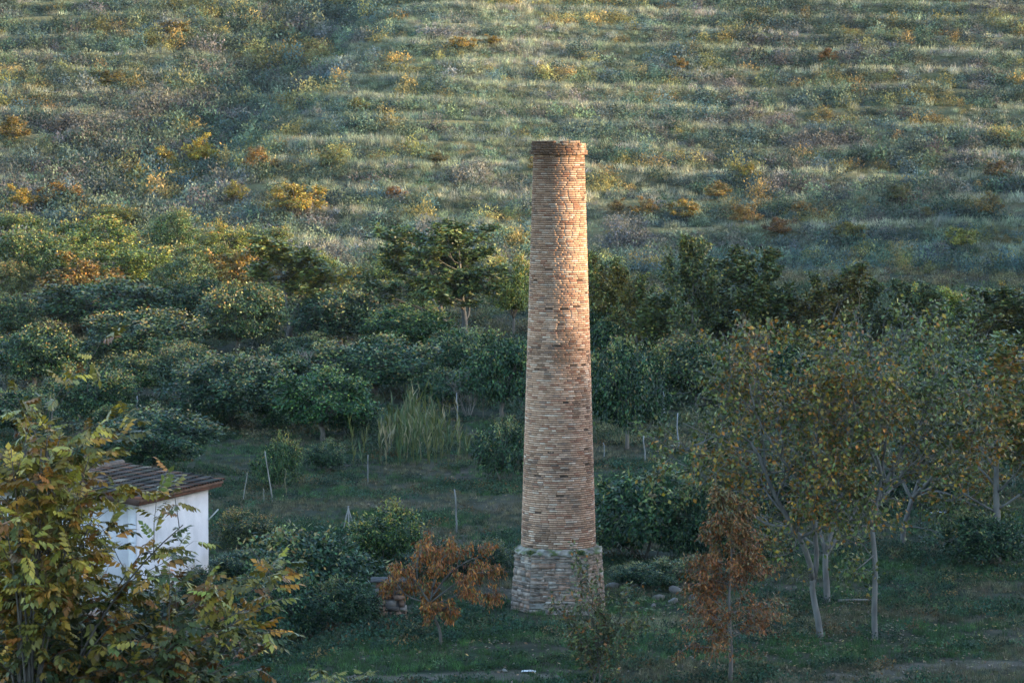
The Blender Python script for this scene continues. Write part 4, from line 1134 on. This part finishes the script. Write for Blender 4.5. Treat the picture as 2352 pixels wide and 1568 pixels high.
# ------------------------------------------------------------------ scattered ground cover (uncountable)
def scatter(name, protos, P, rot, scl, idx, tint, label, cat):
    n = len(P)
    me = bpy.data.meshes.new(name); me.vertices.add(n); me.vertices.foreach_set("co", np.asarray(P, np.float32).ravel())
    def at(nm, tp, key, arr):
        a = me.attributes.new(nm, tp, 'POINT'); a.data.foreach_set(key, np.ascontiguousarray(arr).ravel())
    at("rot", 'FLOAT_VECTOR', "vector", np.asarray(rot, np.float32)); at("scl", 'FLOAT_VECTOR', "vector", np.asarray(scl, np.float32))
    at("idx", 'INT', "value", np.asarray(idx, np.int32))
    at("tint", 'FLOAT_COLOR', "color", np.concatenate([tint, np.ones((n, 1))], 1).astype(np.float32))
    o = tag(obj(name, me), label, cat, kind="stuff")
    ng = bpy.data.node_groups.new(name, 'GeometryNodeTree')
    ng.interface.new_socket("Geometry", in_out='INPUT', socket_type='NodeSocketGeometry'); ng.interface.new_socket("Geometry", in_out='OUTPUT', socket_type='NodeSocketGeometry')
    gi = ng.nodes.new("NodeGroupInput"); go = ng.nodes.new("NodeGroupOutput")
    jn = ng.nodes.new("GeometryNodeJoinGeometry")
    for p in protos:
        oi = ng.nodes.new("GeometryNodeObjectInfo"); oi.inputs['Object'].default_value = p; oi.inputs['As Instance'].default_value = True
        ng.links.new(oi.outputs['Geometry'], jn.inputs[0])
    ip = ng.nodes.new("GeometryNodeInstanceOnPoints"); ip.inputs['Pick Instance'].default_value = True
    ng.links.new(gi.outputs[0], ip.inputs['Points']); ng.links.new(jn.outputs[0], ip.inputs['Instance'])
    for nm, tp, sk in (("rot", 'FLOAT_VECTOR', 'Rotation'), ("scl", 'FLOAT_VECTOR', 'Scale'), ("idx", 'INT', 'Instance Index')):
        na = ng.nodes.new("GeometryNodeInputNamedAttribute"); na.data_type = tp; na.inputs[0].default_value = nm
        ng.links.new([s for s in na.outputs if s.enabled and s.name == 'Attribute'][0], ip.inputs[sk])
    ng.links.new(ip.outputs[0], go.inputs[0])
    md = o.modifiers.new("scatter", 'NODES'); md.node_group = ng
    return o
rs = np.random.default_rng(99)
def proto_obj(nm, me): return bpy.data.objects.new(nm, me)      # not linked to the scene: only a pattern for the scatter
def tuft(seed, n, L, sp, W, lean=.35):
    r = np.random.default_rng(seed); mb = MB()
    P = np.stack([r.normal(0, sp, n), r.normal(0, sp, n), np.full(n, -.03)], 1)
    D = np.stack([r.normal(0, lean, n), r.normal(0, lean, n), np.ones(n)], 1)
    leafset(mb, P, D, r.normal(0, 1, (n, 3)), L * (.5 + .8 * r.random(n)), W, np.ones((n, 3)) * (.7 + .6 * r.random((n, 1))), False, .25)
    return proto_obj("tuft", mb.mesh("tuft", M_SCRUB))
def dome(seed, n, Rr, Hh, L, W):
    r = np.random.default_rng(seed); mb = MB()
    lob = r.random(6) * 6.28
    a = r.random(n) * 6.28; e = np.arcsin(r.random(n)); q = r.random(n) ** .45 * (1 + .3 * np.sin(a * 2 + lob[0]) * np.cos(e) + .25 * np.sin(a * 3 + lob[1] + e * 2))
    c = np.round(a * 2.5) + 7 * np.round(e * 3)
    P = np.stack([np.cos(a) * np.cos(e) * q * Rr, np.sin(a) * np.cos(e) * q * Rr, np.sin(e) * q * Hh], 1)
    D = nrm(P + 1e-6) * .6 + r.normal(0, .6, (n, 3)); N = nrm(P + 1e-6) * .5 + np.array([0, 0, .5]) + r.normal(0, .5, (n, 3))
    col = np.ones((n, 3)) * (.65 + .6 * r.random((n, 1))) * (.8 + .4 * vnoise(c * .7, c * 1.3)[:, None])
    leafset(mb, P, D, N, L * (.6 + .8 * r.random(n)), W * (.7 + .6 * r.random(n)), col)
    return proto_obj("dome", mb.mesh("dome", M_SCRUB))
def rots(n, tilt=.1): return np.stack([rs.normal(0, tilt, n), rs.normal(0, tilt, n), rs.random(n) * 6.28], 1)
def frust(n, y0, y1, pad=4, pw=1.0):
    y = y0 + (y1 - y0) * rs.random(n) ** pw
    x = (rs.random(n) * 2 - 1) * ((y - CAM_Y) * .158 + pad)
    return x, y
def blocked(x, y):
    dd = np.hypot(x - CX, y - CYY) < 1.5
    rel = np.stack([x - A[0], y - A[1]], -1); lu = rel @ U; lv = rel @ Vv
    return dd | ((lu > -.25) & (lu < LU + .25) & (lv > -.25) & (lv < LV + .25))
# short grass
x, y = frust(64000, -22, 62, 8, 1.25)
k = (rs.random(len(x)) > dirt(x, y) * .8) & ~blocked(x, y) & (fbm(x / 2.2 + 3, y / 2.2, 3) + rs.normal(0, .1, len(x)) > .36)
x, y = x[k], y[k]; n = len(x)
pn = fbm(x / 4 + 20, y / 4, 3); lush = np.exp(-((x - 3.6) / 3.2) ** 2 - ((y + 5) / 4.5) ** 2)
tint = mixc(pick(rs, [(3, (.026, .058, .019)), (2, (.040, .080, .023)), (1, (.020, .042, .022))], n), pick(rs, [(2, (.085, .08, .045)), (1, (.12, .10, .06))], n), sstep(.48, .62, pn + rs.normal(0, .06, n) - .2 * lush))
tint = tint * (1 + .9 * lush)[:, None]
s = (.5 + .6 * rs.random(n))
scatter("grass", [tuft(1, 30, .20, .10, .012), tuft(2, 26, .15, .12, .014), tuft(3, 30, .26, .09, .012)], np.stack([x, y, terr(x, y)[0]], 1), rots(n), np.stack([s, s, s], 1), rs.integers(0, 3, n), tint, "short dark green grass over the ground round the chimney", "grass")
# fallen leaves
x, y = frust(30000, -16, 40, 2, 1.2)
k = (rs.random(len(x)) < .10 + .9 * np.exp(-((x - 8) / 5) ** 2 - ((y + 5) / 8) ** 2) + .8 * np.exp(-((x + 2) / 2) ** 2 - ((y + 7) / 2) ** 2)) & ~blocked(x, y); x, y = x[k], y[k]; n = len(x)
mb = MB(); leafset(mb, np.stack([x, y, terr(x, y)[0] + .03 + .08 * rs.random(n)], 1), np.stack([rs.normal(0, 1, n), rs.normal(0, 1, n), rs.normal(0, .25, n)], 1), np.stack([rs.normal(0, .3, n), rs.normal(0, .3, n), np.ones(n)], 1), .11 * (.6 + .8 * rs.random(n)), .07, pick(rs, [(3, (.14, .085, .04)), (2, (.18, .11, .05)), (1, (.22, .15, .04)), (2, (.10, .07, .045))], n))
tag(obj("fallen_leaves", mb.mesh("fallen_leaves", M_LEAF)), "brown and yellow fallen leaves strewn over the grass", "leaves", kind="stuff")
# broadleaf weeds and creeper
x, y = frust(32000, -16, 70, 7, 1.0)
w = fbm(x / 2.6 + 50, y / 2.6, 3)
mat_ = np.exp(-((x + 2.6) / 3.4) ** 2 - ((y + 4.5) / 2.6) ** 2)
k = (w + .35 * mat_ + rs.normal(0, .06, len(x)) > .56) & (dirt(x, y) < .25) & ~blocked(x, y)
x, y, w, mat_ = x[k], y[k], w[k], mat_[k]; n = len(x)
tint = pick(rs, [(4, (.020, .044, .026)), (3, (.034, .060, .028)), (1, (.065, .065, .03)), (.6, (.12, .075, .03))], n)
s = .30 + .35 * rs.random(n) + .12 * mat_
scatter("weeds", [dome(11, 90, .8, .45, .16, .09), dome(12, 80, .9, .35, .15, .10), dome(13, 90, .7, .6, .16, .07)], np.stack([x, y, terr(x, y)[0] - .02], 1), rots(n), np.stack([s, s, s], 1), rs.integers(0, 3, n), tint, "low dark leafy weeds and creeper covering the ground", "weeds")
# rough undergrowth between the orchard trees and up to the hill foot
x, y = frust(12000, 45, 162, 20, .9)
k = (fbm(x / 6 + 70, y / 6, 3) + rs.normal(0, .08, len(x)) + .22 * sstep(70, 120, y) > .50); x, y = x[k], y[k]; n = len(x)
dr = fbm(x / 7 + 11, y / 7 + 5, 2)
tint = mixc(pick(rs, [(3, (.040, .062, .030)), (2, (.058, .072, .030)), (1, (.030, .046, .030))], n), pick(rs, [(2, (.12, .105, .05)), (1, (.16, .13, .06)), (1, (.10, .08, .05))], n), sstep(.5, .7, dr + rs.normal(0, .08, n)))
s = .5 + .6 * rs.random(n)
scatter("undergrowth", [dome(21, 150, .75, .8, .17, .08), dome(22, 150, .85, .6, .17, .07), tuft(23, 60, .7, .22, .022)], np.stack([x, y, terr(x, y)[0] - .05], 1), rots(n), np.stack([s, s, s], 1), rs.integers(0, 3, n), tint, "rough green undergrowth between the orchard trees", "undergrowth")
# hillside: dry grass on the terrace treads, scrub on the banks
def hillpts(n):
    y = 146 + (322 - 146) * rs.random(n); x = (rs.random(n) * 2 - 1) * ((y - CAM_Y) * .158 + 24)
    return x, y
x, y = hillpts(200000); z, f = terr(x, y)
band = fbm(x / 14 + 33, y / 14, 3); sp = fbm(x / 6 + 80, y / 6 + 3, 3); big = fbm(x / 30 + 7, y / 30 + 60, 2)
lip = (f > .90) | (f < .08)
xgg = np.interp(y + 100, [250, 285, 335, 400, 500], [-32, -28, -20, -10, 10])
spz = np.exp(-((x - xgg - 20) / 13) ** 2) * sstep(165, 185, y)
k = rs.random(len(x)) < np.where(lip, np.clip(.1 + 2.6 * (fbm(x / 12 + 5, y / 5, 2) - .42) + .4 * spz, .06, 1), .08 + .34 * spz); x, y, z, f, band, sp, lip, big = [a[k] for a in (x, y, z, f, band, sp, lip, big)]; n = len(x)
dry = np.clip(sstep(.42, .64, band + rs.normal(0, .1, n)) * .6 + lip * .4, 0, 1)
tint = mixc(pick(rs, [(3, (.105, .135, .075)), (2, (.14, .16, .09)), (2, (.10, .125, .10))], n), pick(rs, [(3, (.29, .27, .17)), (2, (.25, .25, .145)), (1, (.26, .23, .19))], n), dry)
s = .55 + .6 * rs.random(n) + .2 * lip
scatter("hillside_grass", [tuft(31, 46, .55, .26, .035, .45), tuft(32, 42, .45, .30, .035, .55), tuft(33, 46, .68, .24, .03, .35)], np.stack([x, y, z - .04], 1), rots(n), np.stack([s, s, s], 1), rs.integers(0, 3, n), tint * np.array([1.25, 1.3, 1.4]), "dry pale grass along the terraces of the hillside", "grass")  # bluish lift of distant haze put into the grass tint
x, y = hillpts(61000); z, f = terr(x, y)
sp = fbm(x / 7 + 80, y / 7 + 3, 3); big = fbm(x / 24 + 7, y / 24 + 60, 2)
xg = np.interp(y + 100, [250, 285, 335, 400, 500], [-32, -28, -20, -10, 10]); gz = np.exp(-((x - xg + 5) / 10) ** 2)
wb = sstep(.30, .45, f) * (1 - sstep(.70, .84, f))
pr = .10 + .95 * sstep(.28, .50, sp) * (.22 + .78 * wb) + .35 * gz
pr = pr * np.where((f > .88) | (f < .06), .25, 1)
pr = pr * (1 - .65 * np.exp(-((x - xg - 20) / 14) ** 2) * sstep(165, 185, y)) * (1 + .5 * (x < xg + 4) + .35 * sstep(14, 26, x))
k = rs.random(len(x)) < pr; x, y, z, f, sp, big, gz, xg = [a[k] for a in (x, y, z, f, sp, big, gz, xg)]; n = len(x)
hue = fbm(x / 5 + 31, y / 5 + 77, 2) + rs.normal(0, .10, n)
gn = pick(rs, [(4, (.046, .072, .046)), (3, (.080, .108, .060)), (3, (.056, .082, .072)), (2, (.12, .14, .075))], n)
br = pick(rs, [(3, (.12, .105, .08)), (2, (.15, .13, .10)), (1, (.10, .10, .095))], n)
yl = pick(rs, [(3, (.23, .19, .055)), (2, (.26, .17, .05)), (1, (.18, .17, .06))], n)
tint = mixc(gn, br, sstep(.60, .76, hue)); tint = mixc(tint, yl, (hue < .30) * .9) * (1 - .28 * sstep(12, 30, x) - .22 * (x < xg))[:, None]  # shade put into the tint: darker on right slope and left of gully
s = (.48 + 1.05 * rs.random(n) ** 2.2) * (1 + .35 * gz)
scatter("hillside_scrub", [dome(41, 340, .95, .95, .16, .085), dome(42, 320, 1.1, .75, .15, .08), dome(43, 340, .85, 1.2, .16, .08), dome(44, 280, 1.0, .6, .17, .07)], np.stack([x, y, z - .08], 1), rots(n, .15), np.stack([s, s, s * (.8 + .5 * rs.random(n))], 1), rs.integers(0, 4, n), tint * np.array([1.22, 1.28, 1.42]), "mixed green and brown scrub on the banks of the terraced hillside", "scrub")  # scrub tint also carries a bluish haze lift

# ------------------------------------------------------------------ reeds, stakes, rocks, ruin, debris
def reeds():
    r = np.random.default_rng(55)
    p = hit(940, 1075)
    root = empty("reed_clump", p, "clump of tall yellow green reeds left of the chimney", "reeds")
    st = MB(); lf = MB()
    for i in range(130):
        px = r.normal(955, 52); fy = 1072 - r.random() * 70 + abs(px - 950) * .1
        b = hit(px, fy) - p
        hgt = r.uniform(1.1, 2.5) * (1.1 - .35 * abs(px - 980) / 120)
        ln = r.normal(0, .10, 2)
        pts = np.array([b + np.array([ln[0] * q * q * hgt, ln[1] * q * q * hgt, hgt * q - .05]) for q in np.linspace(0, 1, 6)])
        c = np.array([.11, .115, .036]) if r.random() < .45 else np.array([.24, .20, .11]) if r.random() < .35 else np.array([.055, .085, .03])
        tube(st, pts, np.linspace(.014, .006, 6), 4, c * (.7 + .6 * r.random()))
        m = 6
        q = r.uniform(.2, .95, m)
        P = np.stack([np.interp(q, np.linspace(0, 1, 6), pts[:, a]) for a in range(3)], 1)
        D = np.stack([r.normal(0, .22, m), r.normal(0, .22, m), np.full(m, 1.0)], 1)
        leafset(lf, P, D, r.normal(0, 1, (m, 3)), r.uniform(.4, .85, m), .075, np.tile(c, (m, 1)) * (.6 + .7 * r.random((m, 1))), True, .2)
    tag(obj("stalks", st.mesh("stalks", M_BARK), root), kind="stuff"); tag(obj("leaves", lf.mesh("leaves", M_LEAF), root), kind="stuff")
reeds()
def stake(fx, fy, tx, ty, rad, label, col=(.34, .33, .31), name="stake"):
    p = hit(fx, fy); e = at_y(tx, ty, p[1]) - p
    r = np.random.default_rng(int(fx)); q = np.linspace(0, 1, 6)[:, None]
    mb = MB(); pts = q * e + r.normal(0, .018, (6, 3)) * (q > 0); pts[0][2] -= .2
    tube(mb, pts, np.linspace(rad, rad * .7, 6) * .8, 7, np.array(col) * .62)
    return tag(obj(name, mb.mesh(name, M_BARK, True), None, p), label, "stake", "weathered wooden stakes in the orchard")
stake(314, 966, 315, 910, .06, "pale stake standing alone above the shed among orchard trees", (.40, .41, .43))
stake(1048, 1224, 1046, 1122, .045, "grey stake in the open grass left of the chimney")
stake(1053, 988, 1049, 902, .04, "pale stake at the right end of the reeds", (.42, .42, .42))
stake(1524, 955, 1524, 898, .06, "white stake beside the dense dark tree right of the chimney", (.62, .62, .64))
stake(1558, 1035, 1556, 948, .045, "pale stake right of the white one", (.45, .45, .47))
stake(1483, 1062, 1477, 1000, .05, "grey stake under the dense dark tree right of the chimney")
stake(846, 1108, 845, 1045, .04, "thin stake below the left end of the reeds")
stake(628, 1152, 608, 1036, .04, "leaning split stake left of the reeds", (.36, .34, .30))
stake(557, 1152, 568, 1086, .028, "thin leaning stick right of the shed roof", (.36, .34, .30))
stake(605, 1156, 606, 1122, .022, "short stick beside the leaning split stake", (.36, .34, .30))
stake(1388, 1052, 1387, 1015, .035, "short stake hugging the right side of the shaft")
stake(1110, 964, 1109, 905, .025, "thin brown stick between the reeds and the chimney", (.22, .18, .13))
stake(658, 1140, 655, 1075, .024, "thin yellowish stick right of the leaning split stake", (.28, .25, .15))
def tripod():
    p = hit(800, 1222); root = empty("stake_tripod", p, "three pale sticks leaning together like a tripod in the grass", "stakes")
    ap = at_y(800, 1166, p[1]) - p
    for (a, b) in ((787, .15), (802, -.2), (817, .2)):
        f0 = at_y(a, 1222, p[1] + b) - p; f0[2] = -.1
        mb = MB(); tube(mb, [f0, (f0 + ap) / 2, ap + (ap - f0) * .08], [.026, .024, .02], 6, (.28, .27, .25)); obj("stick", mb.mesh("stick", M_BARK, True), root)
tripod()
def rock_mesh(seed, s):
    r = np.random.default_rng(seed)
    import bmesh
    bm = bmesh.new(); bmesh.ops.create_icosphere(bm, subdivisions=2, radius=1)
    V = np.array([v.co[:] for v in bm.verts]); T = np.array([[v.index for v in f.verts] for f in bm.faces]); bm.free()
    for k in range(14):
        nn = nrm(r.normal(0, 1, 3)); d = .42 + .25 * r.random(); dp = V @ nn; V = V - np.outer(np.clip(dp - d, 0, None), nn)
    V = V * s * np.array([1, .8, .62]) * (1 + r.normal(0, .02, (len(V), 1)))
    mb = MB(); mb.add(V, None, T, np.array([.20, .18, .16]) * (.7 + .5 * r.random())); return mb.mesh("rock", M_ROCK)
rl = [(1408, 1350, .34, "pinkish boulder nearest the right corner of the pedestal"), (1440, 1368, .26, "grey rock in the pile between pedestal boulder and small shrub"), (1478, 1382, .22, "pale pink rock at the front of the rock pile"), (1512, 1378, .30, "dark rock in the middle of the pile"), (1552, 1362, .36, "largest upright pale rock of the pile"), (1570, 1348, .28, "grey rock leaning behind the largest upright one"),
      (1548, 1386, .30, "flat grey rock at the foot of the largest upright one"), (1590, 1378, .20, "small pale rock at the right end of the pile"), (1460, 1350, .24, "rock half hidden under the silvery shrub"), (1615, 1385, .22, "low rock close to the conifer's crown"), (1500, 1395, .16, "small stone in front of the rock pile")]
for i, (a, b_, s, lb) in enumerate(rl):
    p = hit(a, b_); o = obj("rock", rock_mesh(i, s), None, p + np.array([0, 0, s * .2])); o.rotation_euler = (rs.normal(0, .3), rs.normal(0, .3), rs.random() * 6)
    tag(o, lb, "rock", "rocks piled right of the chimney")
def ruin():
    p = hit(898, 1418); root = empty("ruined_wall", p, "broken stub of a rubble wall behind the orange tree", "wall")
    r = np.random.default_rng(31); z = -.15; row = 0
    mb = MB(); mb.add(boxv(-.36, .42, .02, .5, -.3, .9), BOXQ, None, (.12, .10, .09)); obj("core", mb.mesh("core", M_STONE), root)
    while z < 1.0:
        h = r.uniform(.13, .2); x = -.45; x1 = .5 - (.25 if row > 4 else 0) * r.random()
        while x < x1 - .08:
            w = min(r.uniform(.2, .42), x1 - x)
            b = MB(); V = boxv(x, x + w - .025, -.06 + r.normal(0, .03), .3, z, z + h - .02) + r.normal(0, .032, (8, 3))
            c = np.array([.40, .36, .33]) if r.random() < .6 else np.array([.42, .27, .20])
            b.add(V, BOXQ, None, c * np.array([1, .9, .82]) * (.25 + .4 * r.random())); obj("stone", b.mesh("stone", M_STONE), root); x += w
        z += h; row += 1
    b = MB(); V = boxv(-.6, .75, -.12, .5, z, z + .1) + r.normal(0, .015, (8, 3)); b.add(V, BOXQ, None, (.08, .072, .068)); obj("top_slab", b.mesh("top_slab", M_STONE), root)
ruin()
def debris(px, py, s, label, name, col=(.68, .67, .66)):
    p = hit(px, py); r = np.random.default_rng(int(px)); n = 7
    X, Y = np.meshgrid(np.linspace(-1, 1, n), np.linspace(-.6, .6, n)); Z = .10 * r.random((n, n)) + .12 * np.exp(-X * X * 2)
    V = np.stack([X + r.normal(0, .06, X.shape), Y + r.normal(0, .06, X.shape), Z], -1).reshape(-1, 3) * s
    q = [[j * n + i, j * n + i + 1, (j + 1) * n + i + 1, (j + 1) * n + i] for j in range(n - 1) for i in range(n - 1)]
    V2 = np.concatenate([V, V - [0, 0, .012]]); q2 = q + [[a + n * n for a in f[::-1]] for f in q]
    mb = MB(); mb.add(V2, q2, None, col); tag(obj(name, mb.mesh(name, M_PLASTER), None, p + np.array([0, 0, .03])), label, "debris")
debris(1214, 1546, .19, "crumpled white scrap on the bare earth at the bottom", "paper_scrap")
debris(2158, 1180, .34, "white plastic sheet lying under the trees at right", "plastic_sheet", (.75, .75, .78))
o = obj("pale_stone", rock_mesh(50, .10), None, hit(1160, 1545) + np.array([0, 0, .05])); tag(o, "small pale stone left of the white scrap", "rock")
def log():
    p = hit(2085, 1508 * .91875 + 120)
    p = hit(1968, 1385); mb = MB(); q = np.linspace(-.6, .5, 8)
    tube(mb, np.stack([q, .1 * np.sin(q), .08 + .03 * np.cos(q * 2)], 1), np.linspace(.05, .03, 8), 7, (.2, .18, .16))
    tag(obj("fallen_branch", mb.mesh("fallen_branch", M_BARK, True), None, p), "grey fallen branch in the grass under the right hand trees", "branch")
log()
def dry_bush(px, py, ty, wpx, label, seed, col=(.24, .19, .16)):
    p = hit(px, py); hgt = at_y(px, ty, p[1])[2] - p[2]
    t = Tree(seed, [dict(n=4, t0=.2, ang=30, ratio=.6, sides=5, taper=.3, rr=.6), dict(n=4, t0=.2, ang=35, ratio=.6, seg=5, wander=.12, trop=.05, sides=4), dict(seg=4, wander=.14, trop=.03, sides=3)])
    for i in range(7):
        a = 6.28 * i / 7; t.branch((0, 0, -.1), (.45 * math.cos(a), .45 * math.sin(a), 1), hgt * .85, .02, 0)
    mb = MB()
    for pts, rad, k in t.tubes: tube(mb, pts, np.maximum(rad, .007), k, np.array(col) * (.8 + .4 * t.r.random()))
    tag(obj("bare_shrub", mb.mesh("bare_shrub", M_BARK), None, p), label, "shrub", "leafless shrubs")
dry_bush(1075, 962, 845, 90, "leafless greyish shrub between the reeds and the chimney", 1)
dry_bush(790, 835, 778, 70, "leafless reddish brown shrub behind the reeds", 2, (.22, .15, .12))
dry_bush(560, 1255, 1200, 60, "dry twiggy shrub on the slope right of the shed", 3, (.22, .18, .15))
dry_bush(700, 845, 800, 60, "pale dry twigs left of the reddish shrub", 4, (.32, .27, .22))
p = hit(560, 283); mb = MB(); tube(mb, [(-.9, 0, .3), (-.2, 0, .6), (.5, .1, .45), (1.1, 0, .2)], [.05, .06, .05, .03], 6, (.48, .42, .30)); tube(mb, [(-.2, 0, .6), (.3, .2, 1.0)], [.04, .02], 5, (.48, .42, .30))
tag(obj("dead_branch", mb.mesh("dead_branch", M_BARK, True), None, p + np.array([0, 0, .5])), "pale dead branch lying at the edge of the gully", "branch")

def ledge_weed(th, sc, label):
    r_ = poly_r(th) - .06
    plant("ledge_weed", bushp[int(sc * 100) % 3], (CX + r_ * math.sin(th), CYY - r_ * math.cos(th), PZ - .02), sc, sc * 1.7, label, "weed", "weeds rooted on the chimney ledge", th * 3, (1.6, 1.5, .9))
ledge_weed(-.62, .16, "small yellow green weed on the left end of the chimney ledge")
ledge_weed(-.18, .09, "tiny weed on the front of the chimney ledge, left of centre")
ledge_weed(.47, .17, "dark green weed on the right part of the chimney ledge")
# ------------------------------------------------------------------ haze
def haze():
    m, nt, out = newmat("haze")
    v = nd(nt, "ShaderNodeVolumePrincipled"); v.inputs['Color'].default_value = (.80, .88, 1, 1); v.inputs['Density'].default_value = HAZE
    v.inputs['Anisotropy'].default_value = .1
    nt.links.new(v.outputs[0], out.inputs['Volume'])
    mb = MB(); mb.add(boxv(-250, 630, -190, 650, -4, 112), BOXQ, None, (1, 1, 1))
    me = mb.mesh("haze", m); tag(obj("haze", me), "thin bluish evening haze in the valley", "haze", kind="stuff")
HAZE = .00004
haze()
